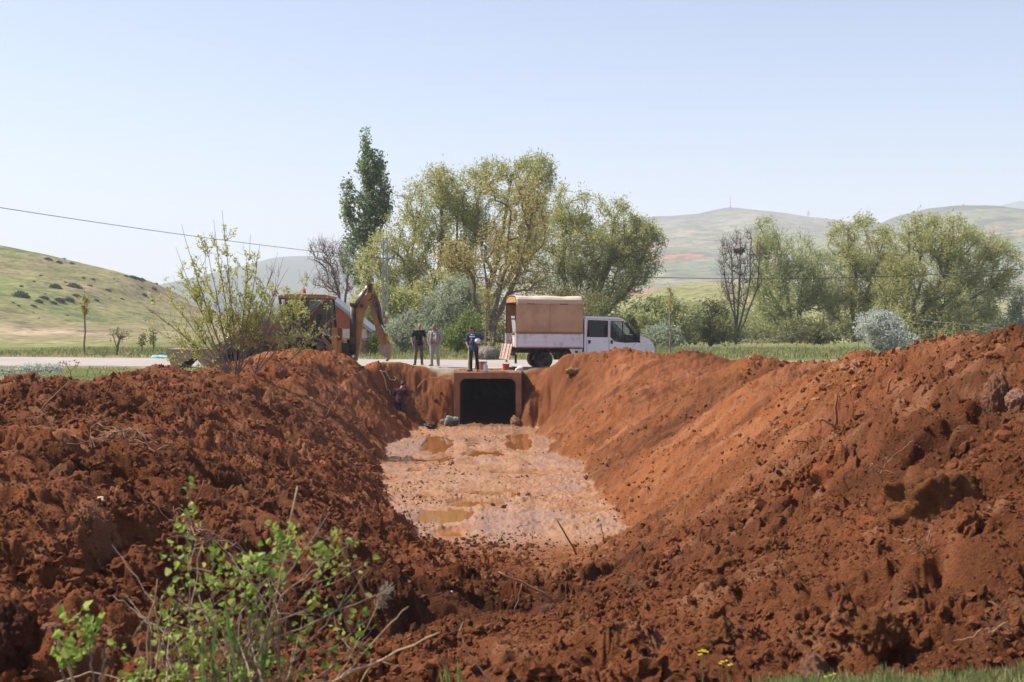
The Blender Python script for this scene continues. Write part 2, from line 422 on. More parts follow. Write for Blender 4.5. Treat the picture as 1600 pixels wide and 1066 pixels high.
# colours of the earth itself
def mixc(a, b, t): return a + (b - a) * t[..., None]
def C(*v): return np.array(v, np.float32)
def ground_colour(x, y, z, g):
    n1 = fbm(x*.35, y*.35, 201, 4); n2 = fbm(x*1.6, y*1.6, 203, 4); n3 = fbm(x*7, y*7, 205, 4, .65)
    t = np.clip(.5 + .9*n1 + .4*n2, 0, 1)
    grass = mixc(C(.13,.17,.045), C(.24,.20,.085), t)
    dry = sstep(-.1, .5, n1 + .4*n2)*(1-sstep(70,110,y)*.6)
    grass = mixc(grass, C(.36,.28,.17), dry*.55)
    nearg = 1 - sstep(6, 12, y); grass = mixc(grass, C(.17,.115,.055)*(1+.5*n3[...,None]), nearg*.8)
    verge = np.exp(-((np.abs(y-road_c(x))-6.8)/1.6)**2)
    grass = mixc(grass, C(.40,.32,.23), np.clip(verge*.8*(.7+n2), 0, 1) * np.where(y < road_c(x), 1, .35))
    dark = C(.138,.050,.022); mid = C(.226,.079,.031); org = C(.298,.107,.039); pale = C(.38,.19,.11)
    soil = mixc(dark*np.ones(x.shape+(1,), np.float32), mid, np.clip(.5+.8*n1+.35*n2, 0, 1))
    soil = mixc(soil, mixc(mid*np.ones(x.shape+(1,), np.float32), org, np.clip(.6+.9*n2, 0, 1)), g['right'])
    lf = sstep(34, 45, y)*sstep(0, -2, x)
    soil = mixc(soil, org*np.ones(x.shape+(1,), np.float32)*.95, lf*.6)
    red = sstep(.25, .5, fbm(x*.9+4, y*.9, 211, 3)); soil = mixc(soil, C(.26,.074,.022), red*.5*(1-g['right']*.6))
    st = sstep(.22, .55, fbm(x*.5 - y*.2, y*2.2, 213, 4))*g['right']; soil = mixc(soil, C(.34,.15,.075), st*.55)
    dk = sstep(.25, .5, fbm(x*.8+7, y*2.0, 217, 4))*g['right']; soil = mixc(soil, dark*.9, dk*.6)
    n4 = fbm(x*.22+9, y*.22, 231, 3); cr = sstep(.18,.42,fbm(x*2.1, y*2.1, 233, 4)); soil = mixc(soil, C(.36,.175,.09), cr*.45*(1-.4*g['right'])); dp = sstep(.12,.38,fbm(x*.45+17, y*.4, 235, 4)+.25*n2); soil = soil*(1 - .36*dp*(1-.35*g['right']))[..., None]; soil = soil * (1 + .28*n3 + .35*n4)[..., None]
    mudc = mixc(C(.37,.195,.10)*np.ones(x.shape+(1,), np.float32), C(.31,.135,.055), np.clip(.5+1.1*n2, 0, 1))
    wet = sstep(.0, .35, fbm(x*.8, y*.35, 221, 4)); mudc = mixc(mudc, C(.29,.155,.085), wet*.7)
    lumps = sstep(FLOOR+.085, FLOOR+.15, z); mudc = mixc(mudc, C(.21,.095,.05), lumps*.75)
    mudc = mixc(mudc, C(.30,.12,.04), g['pud'])
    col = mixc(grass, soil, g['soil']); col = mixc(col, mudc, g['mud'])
    gloss = g['mud']*(.45 + .55*wet)*(1-lumps)
    return np.concatenate([np.clip(col, 0, 1), gloss[..., None]], -1).astype(np.float32)
gc = np.empty(gx.shape + (4,), np.float32)
for i in range(0, len(rows), 100):
    sl = slice(i, i+100); gc[sl] = ground_colour(gx[sl], gy[sl], gz[sl], {k: v[sl] for k, v in G.items()})
def grid_faces(nr, nc):
    a = np.arange(nr*nc, dtype=np.int32).reshape(nr, nc)
    return np.stack([a[:-1,:-1], a[:-1,1:], a[1:,1:], a[1:,:-1]], -1)
gf = grid_faces(*gx.shape)
fxc = (gx[:-1,:-1]+gx[1:,1:])/2; fyc = (gy[:-1,:-1]+gy[1:,1:])/2
keep = ~((np.abs(fxc-CVX) < CVW/2-.05) & (fyc > 48.75) & (fyc < 51.8))
gme = np_mesh('ground', np.stack([gx, gy, gz], -1).reshape(-1, 3), gf[keep], smooth=True)
def colour_attr(me, arr):
    ca = me.color_attributes.new('Col', 'FLOAT_COLOR', 'POINT'); ca.data.foreach_set('color', np.ascontiguousarray(arr, np.float32).ravel())
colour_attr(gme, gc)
del gx, gy, gz, gc, gf, G

def earth_material():
    m, nt, b = new_mat('earth')
    a = node(nt, 'ShaderNodeAttribute', attribute_name='Col')
    n = noise_node(nt, 38, 6, rough=.7); n2 = noise_node(nt, 9, 5, rough=.65)
    f = node(nt, 'ShaderNodeMath', operation='MULTIPLY_ADD'); f.inputs[1].default_value = .9; f.inputs[2].default_value = .55
    nt.links.new(n.outputs['Fac'], f.inputs[0])
    sc = node(nt, 'ShaderNodeVectorMath', operation='SCALE'); nt.links.new(a.outputs['Color'], sc.inputs[0]); nt.links.new(f.outputs[0], sc.inputs['Scale'])
    nt.links.new(sc.outputs[0], b.inputs['Base Color'])
    rg = node(nt, 'ShaderNodeMath', operation='MULTIPLY_ADD'); rg.inputs[1].default_value = -.66; rg.inputs[2].default_value = .95
    nt.links.new(a.outputs['Alpha'], rg.inputs[0]); nt.links.new(rg.outputs[0], b.inputs['Roughness'])
    sp = node(nt, 'ShaderNodeMath', operation='MULTIPLY_ADD'); sp.inputs[1].default_value = .45; sp.inputs[2].default_value = .08
    nt.links.new(a.outputs['Alpha'], sp.inputs[0]); nt.links.new(sp.outputs[0], b.inputs['Specular IOR Level'])
    add = node(nt, 'ShaderNodeMath', operation='ADD'); nt.links.new(n.outputs['Fac'], add.inputs[0]); nt.links.new(n2.outputs['Fac'], add.inputs[1])
    bp = node(nt, 'ShaderNodeBump'); bp.inputs['Distance'].default_value = .06; bs = node(nt, 'ShaderNodeMath', operation='MULTIPLY_ADD'); bs.inputs[1].default_value = -.72; bs.inputs[2].default_value = .95; nt.links.new(a.outputs['Alpha'], bs.inputs[0]); nt.links.new(bs.outputs[0], bp.inputs['Strength'])
    nt.links.new(add.outputs[0], bp.inputs['Height']); nt.links.new(bp.outputs['Normal'], b.inputs['Normal'])
    return m
M_EARTH = earth_material()
tag(link('ground', gme, M_EARTH), 'red earth banks, trench and grassy ground', None, None, 'structure')

# soil lying over the culvert roof
px_ = np.linspace(CVX-CVW/2+.0, CVX+CVW/2, 150); py_ = np.linspace(48.55, 51.85, 120)
X, Y = np.meshgrid(px_, py_)
Z = -.045 + .04*fbm(X*2, Y*2, 301, 4) + domes(X, Y, .14, 303, .4, .2, .5, .5) + .05*sstep(.5,1.0,np.abs(X-CVX)/CVW*2)*(1-sstep(50.5,51.5,Y))
Z = Z - .05*(1-sstep(48.55,48.8,Y))
Z = np.maximum(Z, -.068)
pc = np.concatenate([mixc(C(.36,.20,.12)*np.ones(X.shape+(1,), np.float32), C(.28,.105,.04), np.clip(.5+fbm(X*1.5, Y*1.5, 305, 3), 0, 1)), np.zeros(X.shape+(1,), np.float32)], -1)
pme = np_mesh('ground', np.stack([X, Y, Z], -1).reshape(-1,3), grid_faces(*X.shape).reshape(-1,4), True); colour_attr(pme, pc)
tag(link('ground', pme, M_EARTH), 'loose earth over the culvert roof', None, None, 'structure')

# water in the puddles
m, nt, b = new_mat('muddy_water'); b.inputs['Base Color'].default_value = (.30,.115,.035,1); b.inputs['Roughness'].default_value = .04; b.inputs['Specular IOR Level'].default_value = .5
n = noise_node(nt, 2.5, 3); bp = node(nt, 'ShaderNodeBump'); bp.inputs['Strength'].default_value = .04; bp.inputs['Distance'].default_value = .02
nt.links.new(n.outputs['Fac'], bp.inputs['Height']); nt.links.new(bp.outputs['Normal'], b.inputs['Normal'])
wv = np.array([(-5.5,47.5,FLOOR-.012),(1.6,47.5,FLOOR-.012),(3.2,22.5,FLOOR-.012),(-3.2,22.5,FLOOR-.012)])
tag(link('water', np_mesh('water', wv, np.array([[0,3,2,1]])), m), 'muddy water in the trench puddles', None, None, 'structure')

# road
rx = np.linspace(-60, 70, 400); rv = np.linspace(-1, 1, 24)
X, V = np.meshgrid(rx, rv); half = 5.3 + .25*fbm(X*.5, V*2, 311, 3)
Y = road_c(X) + V*half; Z = .012*(1-V*V) + .01*fbm(X, Y, 313, 3) - .07*sstep(.93, 1, np.abs(V))
m, nt, b = new_mat('gravel_road')
n = noise_node(nt, 1.2, 5, stretch=(.25,1,1)); n2 = noise_node(nt, 30, 4)
c1 = ramp(nt, n.outputs['Fac'], [(.3,(.33,.275,.235)),(.55,(.42,.36,.31)),(.75,(.48,.42,.37))]).outputs['Color']
mx = node(nt, 'ShaderNodeMix', data_type='RGBA', blend_type='MULTIPLY'); mx.inputs['Factor'].default_value = .5
g2 = ramp(nt, n2.outputs['Fac'], [(.3,(.6,.6,.6)),(.7,(1,1,1))]).outputs['Color']
nt.links.new(c1, mx.inputs['A']); nt.links.new(g2, mx.inputs['B']); nt.links.new(mx.outputs['Result'], b.inputs['Base Color']); b.inputs['Roughness'].default_value = .9
tag(link('road', np_mesh('road', np.stack([X,Y,Z],-1).reshape(-1,3), grid_faces(*X.shape).reshape(-1,4), True), m), 'pale dusty gravel road', None, None, 'structure')

# ================================================================== HILLS
def hill(name, ridge, d_ridge, d_base, colour_fn, back=1.35, nx=420, ny=160, rough=1.0, seed=1, rx_scale=.02, base_z=-1.0, shape=1.2):
    rp = np.array(ridge, float)
    rxw = (rp[:,0]-800)/FPX*d_ridge; rzw = ZC - (rp[:,1]-500)/FPX*d_ridge
    xs = np.linspace(rxw[0], rxw[-1], nx)
    ts = np.concatenate([np.linspace(0, 1, ny), 1 + (back-1)*np.linspace(0, 1, 30)[1:]])
    X, T = np.meshgrid(xs, ts)
    pr = np.interp(xs, rxw, rzw)
    k = np.ones(9)/9; prs = np.convolve(np.pad(pr, 4, 'edge'), k, 'valid')
    Y = d_base + (d_ridge-d_base)*np.minimum(T, 1) + (d_ridge-d_base)*np.maximum(0, T-1)
    prof = np.where(T <= 1, np.minimum(T,1)**shape, 1 - ((T-1)/(back-1))**2)
    Z = base_z + (prs[None,:]-base_z)*prof
    s = rx_scale
    rel = np.clip(Z - base_z, 0, None)
    gul = fbm(X*s, Y*s*.45, seed, 5)
    env = np.minimum(T, 1)*(1-np.minimum(T,1)**6*.85)
    Z = Z + rough*rel.max()*.22*gul*env + rough*rel.max()*.012*fbm(X*s*9, Y*s*9, seed+3, 3)
    col = colour_fn(X, Y, Z, T, seed)
    me = np_mesh(name, np.stack([X,Y,Z],-1).reshape(-1,3), grid_faces(*X.shape).reshape(-1,4), True)
    colour_attr(me, np.concatenate([np.clip(col,0,1), np.zeros(X.shape+(1,))], -1))
    return tag(link(name, me, M_HILL), None, None, None, 'structure')
def hill_material():
    m, nt, b = new_mat('hillside')
    a = node(nt, 'ShaderNodeAttribute', attribute_name='Col'); n = noise_node(nt, .22, 10, rough=.8)
    f = node(nt, 'ShaderNodeMath', operation='MULTIPLY_ADD'); f.inputs[1].default_value = 2.2; f.inputs[2].default_value = -.1; nt.links.new(n.outputs['Fac'], f.inputs[0])
    sc = node(nt, 'ShaderNodeVectorMath', operation='SCALE'); nt.links.new(a.outputs['Color'], sc.inputs[0]); nt.links.new(f.outputs[0], sc.inputs['Scale'])
    nt.links.new(sc.outputs[0], b.inputs['Base Color']); b.inputs['Roughness'].default_value = .95; b.inputs['Specular IOR Level'].default_value = .05
    return m
M_HILL = hill_material()
one = lambda X: np.ones(X.shape+(1,), np.float32)
def col_left(X, Y, Z, T, s):
    n = fbm(X*.03, Y*.03, s+5, 5); n2 = fbm(X*.15, Y*.15, s+6, 4)
    c = mixc(C(.18,.20,.07)*one(X), C(.29,.225,.125), np.clip(.6+.7*n+.5*n2, 0, 1))
    band = np.exp(-((T-.66-.05*n)/.10)**2)*sstep(-60,-92,X); c = mixc(c, C(.17,.22,.055), band*.8)
    low = np.exp(-((T-.12)/.12)**2); c = mixc(c, C(.19,.23,.07), low*.8)
    sc_ = sstep(.1,.4,n2+n*.5)*np.exp(-((T-.38)/.12)**2); c = mixc(c, C(.34,.25,.16), sc_*.6)
    path = np.exp(-((T-.36-.03*np.sin(X*.09)-.0012*(X+80))/.040)**2)*sstep(-104,-92,X)*(1-sstep(-62,-50,X))*(.75+.5*n2); c = mixc(c, C(.52,.38,.25), path*.9)
    n3 = fbm(X*.9, Y*.55, s+11, 4, .65); n4 = fbm(X*.25, Y*.15, s+12, 3)
    c = c*(1+.75*n3*(1-.7*low))[..., None]
    sh = sstep(.22,.4,n3+.45*n4)*sstep(.28,.42,T); return mixc(c, C(.075,.085,.04), sh*.75)
def col_far(X, Y, Z, T, s):
    n = fbm(X*.004, Y*.004, s+5, 5); n2 = fbm(X*.02, Y*.012, s+6, 5)
    c = mixc(C(.12,.14,.075)*one(X), C(.20,.175,.10), np.clip(.5+.9*n+.5*n2, 0, 1))
    red = sstep(.08, .32, fbm(X*.006+3, Y*.009, s+7, 5) + .5*np.exp(-((T-.2)/.12)**2) - .28); c = mixc(c, C(.34,.13,.07), red*.85)
    tan = sstep(.22,.42,fbm(X*.005, Y*.02, s+8, 4)); c = mixc(c, C(.32,.26,.16), tan*.45)
    wood = sstep(.93,.98,T + .03*n2)*sstep(-.2,.2,n+.2); c = mixc(c, C(.05,.075,.04), wood*.7)
    c = c*(1+.8*fbm(X*.05, Y*.04, s+10, 5, .65))[..., None]
    dots = sstep(.2,.35,fbm(X*.06, Y*.05, s+9, 3)); c = mixc(c, C(.05,.07,.035), dots*.7)
    return c
def col_green(X, Y, Z, T, s):
    n = fbm(X*.03, Y*.03, s+5, 5)
    return mixc(C(.19,.20,.08)*one(X), C(.28,.24,.12), np.clip(.5+.9*n, 0, 1))*(1+.6*fbm(X*.7,Y*.4,s+6,4,.6))[..., None]
def col_blue(X, Y, Z, T, s):
    n = fbm(X*.002, Y*.002, s+5, 5)
    return mixc(C(.07,.09,.065)*one(X), C(.13,.13,.09), np.clip(.5+.9*n, 0, 1))
hill('hill', [(-500,352),(-250,345),(-100,360),(0,382),(60,394),(110,407),(170,421),(205,432),(228,440),(260,462),(320,488),(400,505),(520,512),(700,516)], 265, 95, col_left, seed=401, rough=.55, nx=520, ny=260, shape=1.05)
hill('hill', [(780,512),(860,500),(950,476),(1010,456),(1060,445),(1120,440),(1190,446),(1280,462),(1400,470),(1550,470),(1750,480)], 300, 140, col_green, seed=431, rough=.3)
hill('hill', [(150,520),(260,470),(330,440),(390,412),(430,402),(470,399),(520,404),(600,418),(700,430),(820,425),(1000,440),(1200,480)], 2700, 1300, col_blue, seed=441, rough=.5, rx_scale=.0022)
hill('hill', [(700,470),(820,400),(900,365),(980,345),(1020,339),(1090,335),(1120,326),(1140,323),(1175,327),(1220,333),(1265,340),(1320,347),(1500,352),(1700,345),(1900,380)], 2300, 700, col_far, seed=451, rough=.5, rx_scale=.003, nx=700, ny=300)
hill('hill', [(1250,420),(1330,372),(1400,338),(1450,325),(1500,320),(1560,322),(1620,328),(1750,350),(1900,400)], 1700, 600, col_far, seed=463, rough=.45, rx_scale=.004, nx=420, ny=220)
hill('hill', [(1400,370),(1500,340),(1560,322),(1590,315),(1640,312),(1750,330),(1900,360)], 3500, 2400, col_blue, seed=471, rough=.4, rx_scale=.0012)
# ================================================================== PLANTS
def frames(d):
    """two unit normals for each direction in (N,3)"""
    d = d / np.maximum(1e-9, np.linalg.norm(d, axis=1, keepdims=True))
    ref = np.where(np.abs(d[:,2:3]) < .9, np.array([[0,0,1.]]), np.array([[1.,0,0]]))
    a = np.cross(d, ref); a /= np.maximum(1e-9, np.linalg.norm(a, axis=1, keepdims=True))
    return a, np.cross(d, a)
def seg_mesh(name, P0, P1, R0, R1, n=5):
    P0 = np.asarray(P0, float); P1 = np.asarray(P1, float); R0 = np.asarray(R0, float); R1 = np.asarray(R1, float)
    a, b = frames(P1 - P0); k = np.arange(n)*2*PI/n
    c, s = np.cos(k), np.sin(k)
    o = a[:,None,:]*c[None,:,None] + b[:,None,:]*s[None,:,None]
    V = np.concatenate([P0[:,None]+o*R0[:,None,None], P1[:,None]+o*R1[:,None,None]], 1).reshape(-1,3)
    i = np.arange(len(P0))[:,None]*2*n; j = np.arange(n)[None]; j2 = (j+1) % n
    F = np.stack([i+j, i+j2, i+n+j2, i+n+j], -1).reshape(-1,4)
    return np_mesh(name, V, F, True)
def leaf_mesh(name, P, D, L, W, rng, var=None, droop=0.0, fold=.25, shape='rhomb'):
    """one small leaf per point: P base, D direction, L length, W width"""
    n = len(P); D = D/np.maximum(1e-9, np.linalg.norm(D, axis=1, keepdims=True))
    r = rng.normal(size=(n,3)); a = np.cross(D, r); a /= np.maximum(1e-9, np.linalg.norm(a, axis=1, keepdims=True)); nn = np.cross(a, D)
    L = np.asarray(L)[:,None]*np.ones((n,1)); W = np.asarray(W)[:,None]*np.ones((n,1))
    if shape == 'rhomb':
        V = np.stack([P, P+D*L*.45+a*W*.5+nn*W*fold, P+D*L, P+D*L*.45-a*W*.5+nn*W*fold], 1).reshape(-1,3)
        F = (np.arange(n)[:,None]*4 + np.arange(4)[None])
        per = 1
    else:       # broad leaf: two halves folded along the midrib, six outline points
        m0, m1, m2 = P, P+D*L*.5-nn*W*.06, P+D*L-nn*L*.12
        l1 = P+D*L*.22+a*W*.42+nn*W*fold; l2 = P+D*L*.62+a*W*.46+nn*W*fold*.8
        r1 = P+D*L*.22-a*W*.42+nn*W*fold; r2 = P+D*L*.62-a*W*.46+nn*W*fold*.8
        V = np.stack([m0,m1,m2,l1,l2,r1,r2], 1).reshape(-1,3)
        b = np.arange(n)[:,None]*7
        F = np.stack([b+np.array([[0,3,4,1]]), b+np.array([[1,4,2,2]]), b+np.array([[0,1,6,5]]), b+np.array([[1,2,2,6]])], 1)
        F = np.stack([b+np.array([[0,1,4,3]]), b+np.array([[0,5,6,1]]), b+np.array([[1,2,4,4]])*0+b*0+np.array([[0,0,0,0]])], 1) if False else None
        q = np.stack([b+np.array([[0,1,4,3]]), b+np.array([[0,5,6,1]])], 1).reshape(-1,4)
        t = np.stack([b+np.array([[1,2,4]]), b+np.array([[1,6,2]])], 1).reshape(-1,3)
        F = np.concatenate([np.concatenate([q[:,[0,1,2]], q[:,[0,2,3]]], 0), t], 0)
        owner = F[:,0]//7
    me = np_mesh(name, V, F, False)
    v = rng.random(n) if var is None else var
    fv = v if shape == 'rhomb' else v[owner]
    at_ = me.attributes.new('var', 'FLOAT', 'FACE'); at_.data.foreach_set('value', np.clip(fv, 0, 1).astype(np.float32))
    return me
def grow(rng, stems, targets, step=.5, up=.35, jit=.08, tip=.012, power=.5, kpath=.25):
    """branches reach every target from the nearest suitable wood. stems: polylines sharing the base"""
    nodes, par, plen = [], [], []
    for st in stems:
        prev = -1; acc = 0
        for i, p in enumerate(st):
            p = np.array(p, float)
            if i: acc += np.linalg.norm(p - np.array(st[i-1]))
            nodes.append(p); par.append(prev); plen.append(acc); prev = len(nodes)-1
    base = nodes[0]; cap = len(nodes) + len(targets)*40
    N = np.zeros((cap,3)); N[:len(nodes)] = nodes; PL = np.zeros(cap); PL[:len(plen)] = plen; cnt = len(nodes); par = par + [0]*(cap-cnt)
    order = np.argsort(np.linalg.norm(targets-base, axis=1) + rng.normal(0, .4, len(targets)))
    tips = []
    for ti in order:
        T = targets[ti]; dv = T - N[:cnt]; dist = np.linalg.norm(dv, axis=1)
        cost = dist + kpath*PL[:cnt] + 1.6*np.maximum(0, N[:cnt,2]-T[2])
        i = int(np.argmin(cost)); d = dist[i]; n = max(1, min(30, int(math.ceil(d/step))))
        p0 = N[i]; mid = p0 + (T-p0)*.5 + np.array([0,0,-1.0])*0; 
        ctrl = p0 + (T-p0)*.45 + np.array([rng.normal(0,jit), rng.normal(0,jit), up*.3])*d
        prev = i
        for k in range(1, n+1):
            t = k/n; q = (1-t)**2*p0 + 2*t*(1-t)*ctrl + t*t*T + rng.normal(0, jit*.25*step, 3)*(k < n)
            if cnt >= cap: break
            N[cnt] = q; par[cnt] = prev; PL[cnt] = PL[prev] + np.linalg.norm(q-N[prev]); prev = cnt; cnt += 1
        tips.append(prev)
    w = np.zeros(cnt); 
    for t_ in tips: w[t_] += 1
    child = np.zeros(cnt)
    for i in range(cnt-1, -1, -1):
        if w[i] == 0: w[i] = .5
        if par[i] >= 0: w[par[i]] += w[i]
    rad = tip*w**power
    idx = np.array([i for i in range(cnt) if par[i] >= 0]); pa = np.array([par[i] for i in idx])
    r0 = np.minimum(rad[pa], rad[idx]*1.6)
    return N[:cnt], idx, pa, rad, r0, np.array(tips)
def ellipsoids_targets(rng, blobs, n, d, shell=.55, cull=.33):
    """points in pixel-placed crowns: (px, py, rx px, ry px, depth offset, depth radius m)"""
    vols = np.array([b[2]*b[3] for b in blobs], float); k = rng.choice(len(blobs), n, p=vols/vols.sum())
    v = rng.normal(size=(n,3)); v /= np.linalg.norm(v, axis=1, keepdims=True); rr = (shell + (1-shell)*rng.random(n))[:,None]**.7
    rr = np.where(rng.random((n,1)) < .7, rr, rng.random((n,1))**.4)
    out = np.zeros((n,3))
    for i, b in enumerate(blobs):
        s = k == i; c = np.array(at(b[0], b[1], d + b[4])); rad = np.array([b[2]/FPX*d, b[5], b[3]/FPX*d])
        out[s] = c + v[s]*rr[s]*rad
    g = fbm(out[:,0]*.5+out[:,1]*.31, out[:,2]*.42-out[:,1]*.27, int(rng.integers(1000)), 2)
    return out[g >= np.quantile(g, cull)] if cull else out
def foliage(rng, tips_xyz, dirs, per, spread, L, W, droop=.3, aim=.5, shadevar=.5):
    n = len(tips_xyz); P = np.repeat(tips_xyz, per, 0); Dm = np.repeat(dirs, per, 0)
    along = rng.random((n*per,1))
    P = P - Dm*along*spread*1.6 + rng.normal(0, 1, (n*per,3))*np.array([spread*.55, spread*.55, spread*.6])
    D = Dm*aim + rng.normal(0, .55, (n*per,3)) + np.array([[0,0,-droop]])
    cl = np.repeat(rng.random(n), per)
    var = np.clip(cl*shadevar + rng.random(n*per)*(1-shadevar), 0, 1)
    return P, D, L*(.6+.8*rng.random(n*per)), W*(.6+.8*rng.random(n*per)), var
def tree(name, label, cat, d, base_px, blobs, n_t, per, leafL, leafW, lmat, bmat, seed, stems_px=None, spread=.45, step=.6, tip=.014, droop=.3, up=.35, group=None, power=.5, base_z=0.0, shell=.55, extra=0, kpath=.25, jit=.08, aim=.5, cull=.33, twigs=0):
    rng = np.random.default_rng(seed)
    base = at(base_px, 500, d); base.z = base_z
    stems = []
    for st in (stems_px or [[(base_px, blobs[0][1])]]):
        pts = [np.array(base)]
        for q in st:
            px, py = q[0], q[1]; off = q[2] if len(q) > 2 else 0
            p = np.array(at(px, py, d)); p[1] += off
            a = pts[-1]; m_ = max(2, int(np.linalg.norm(p-a)/step))
            for t in np.linspace(0, 1, m_+1)[1:]: pts.append(a+(p-a)*t + rng.normal(0, .05*step, 3)*(t < 1))
        stems.append(pts)
    T = ellipsoids_targets(rng, blobs, n_t, d, shell, cull)
    T = T[T[:,2] > base_z + .4]
    N, idx, pa, rad, r0, tips = grow(rng, stems, T, step, up, jit, tip, power, kpath)
    root = empty(name, base, 0, label, cat, group)
    off = np.array(base)
    A0, A1, B0, B1 = N[pa]-off, N[idx]-off, r0, rad[idx]
    if twigs:
        fine = idx[rad[idx] < tip*3.2]; t_ = np.repeat(fine, twigs); v = rng.normal(0, .5, (len(t_),3)) + np.array([0,0,.75]); v /= np.linalg.norm(v, axis=1, keepdims=True)
        q = N[t_]-off; L_ = rng.uniform(.25, .8, (len(t_),1)); A0 = np.concatenate([A0, q]); A1 = np.concatenate([A1, q+v*L_]); B0 = np.concatenate([B0, np.full(len(t_), tip*.75)]); B1 = np.concatenate([B1, np.full(len(t_), tip*.4)])
    link('trunk', seg_mesh('trunk', A0, A1, B0, B1, 5), bmat, root)
    if per:
        parent_of = dict(zip(idx.tolist(), pa.tolist()))
        src = tips if not extra else np.concatenate([tips, rng.choice(idx, extra*len(tips))])
        pp = np.array([N[parent_of.get(int(t), int(t))] for t in src]); dirs = N[src]-pp; dirs /= np.maximum(1e-6, np.linalg.norm(dirs, axis=1, keepdims=True))
        P, D, L, W, var = foliage(rng, N[src]-off, dirs, per, spread, leafL, leafW, droop, aim)
        ok = P[:,2] > .05
        link('crown', leaf_mesh('crown', P[ok], D[ok], L[ok], W[ok], rng, var[ok]), lmat, root)
    return root

M_BARK = pm('grey_brown_bark', (.20,.16,.12), .9, .3, 3, bump=.6, bscale=18)
M_BARKR = pm('reddish_bare_bark', (.20,.135,.115), .9, .25, 3)
M_BARKD = pm('dark_bark', (.15,.112,.085), .9, .3, 3, bump=.6, bscale=18)
L_WILLOW = leaf_mat('willow_leaves', (.305,.325,.10), (.46,.46,.17), (.57,.53,.26), .58)
L_WILLOWG = leaf_mat('grey_green_willow_leaves', (.29,.325,.12), (.45,.475,.21), (.56,.56,.31), .58)
L_GOLD = leaf_mat('ochre_spring_leaves', (.32,.285,.085), (.48,.42,.14), (.52,.38,.19), .58)
L_POPLAR = leaf_mat('poplar_leaves', (.13,.195,.07), (.21,.285,.115), (.33,.41,.19), .5)
L_SILVER = leaf_mat('silver_leaves', (.36,.40,.33), (.55,.58,.50), (.70,.72,.65), .4)
L_SILVERG = leaf_mat('grey_green_leaves', (.24,.275,.17), (.38,.42,.28), (.50,.54,.40), .4)
L_GREEN = leaf_mat('fresh_green_leaves', (.10,.15,.03), (.20,.26,.05), (.30,.36,.09), .45)
L_SHRUB = leaf_mat('olive_shrub_leaves', (.16,.175,.06), (.25,.255,.09), (.34,.32,.13), .35)
L_DARK = leaf_mat('dark_shrub_leaves', (.085,.10,.055), (.13,.145,.08), None, .2)

# --- poplar on the left of the group
tree('poplar_tree', 'tall narrow dark green poplar rising above the willows', 'tree', 108, 578,
     [(571,222,8,24,0,.6),(576,262,16,40,0,1.0),(588,300,19,52,0,1.2),(574,345,26,60,0,1.6),(543,318,11,42,0,.8),(603,310,10,46,0,.8),(563,395,32,50,0,1.7),(592,262,9,26,0,.6)],
     900, 11, .23, .17, L_POPLAR, M_BARK, 11, [[(578,480),(576,380),(572,212)]], .34, .7, droop=.0, up=1.3, shell=.25, cull=.06)
# --- willows behind the truck
tree('willow_tree', 'broad willow with slanting stems just right of the poplar', 'tree', 102, 660,
     [(590,420,38,60,0,2.4),(640,370,40,70,0,2.5),(675,320,42,60,0,2.8),(690,290,26,36,0,2),(640,450,50,50,0,3),(620,330,18,30,0,1.4)],
     1050, 9, .30, .075, L_WILLOW, M_BARK, 12, [[(655,500),(640,430),(650,340)],[(668,490),(690,400),(690,300)],[(650,510),(610,450),(590,400)]], .42, .7, extra=2, up=.9, aim=.9, droop=.15)
tree('willow_tree', 'tallest willow with fine upright stems behind the truck canopy', 'tree', 104, 742,
     [(750,310,50,60,0,3.4),(830,290,40,50,0,2.8),(790,350,70,70,0,4),(720,370,40,60,0,3),(845,262,20,24,0,1.4),(770,268,30,22,0,1.8),(740,420,50,50,0,3)],
     1500, 9, .30, .075, L_WILLOW, M_BARK, 13, [[(742,480),(735,400),(750,290)],[(748,500),(780,400),(800,270)],[(745,500),(800,430),(835,270)],[(738,500),(715,430),(715,310)]], .42, .7, extra=2, up=.9, aim=.9, droop=.15)
tree('ochre_leaved_tree', 'ochre leaved tree with several dark stems standing left of the truck', 'tree', 84, 768,
     [(760,400,60,50,0,2.6),(800,370,50,60,0,2.4),(830,330,34,60,0,1.8),(700,400,30,30,0,1.4),(790,300,34,40,0,1.6),(840,430,30,30,0,1.4)],
     600, 7, .20, .09, L_GOLD, M_BARKD, 14, [[(766,500),(760,440),(745,340)],[(770,500),(790,420),(800,300)],[(774,500),(810,430),(840,300)],[(768,520),(740,470),(690,455)]], .5, .6, extra=2)
tree('willow_tree', 'dense brownish willow leaning right behind the truck cab', 'tree', 100, 900,
     [(880,380,60,60,0,3.6),(930,380,60,60,0,3.6),(960,350,40,40,0,2.4),(900,320,40,34,0,2.6),(985,370,40,40,0,2),(1010,390,30,50,0,1.6),(950,440,60,40,0,3),(870,440,40,50,0,3)],
     1600, 9, .30, .075, L_WILLOW, M_BARK, 15, [[(900,510),(880,430),(880,340)],[(915,500),(950,420),(960,340)],[(940,495),(985,450),(1015,380)],[(905,510),(840,460),(830,420)]], .42, .7, extra=2, up=.9, aim=.9, droop=.15)
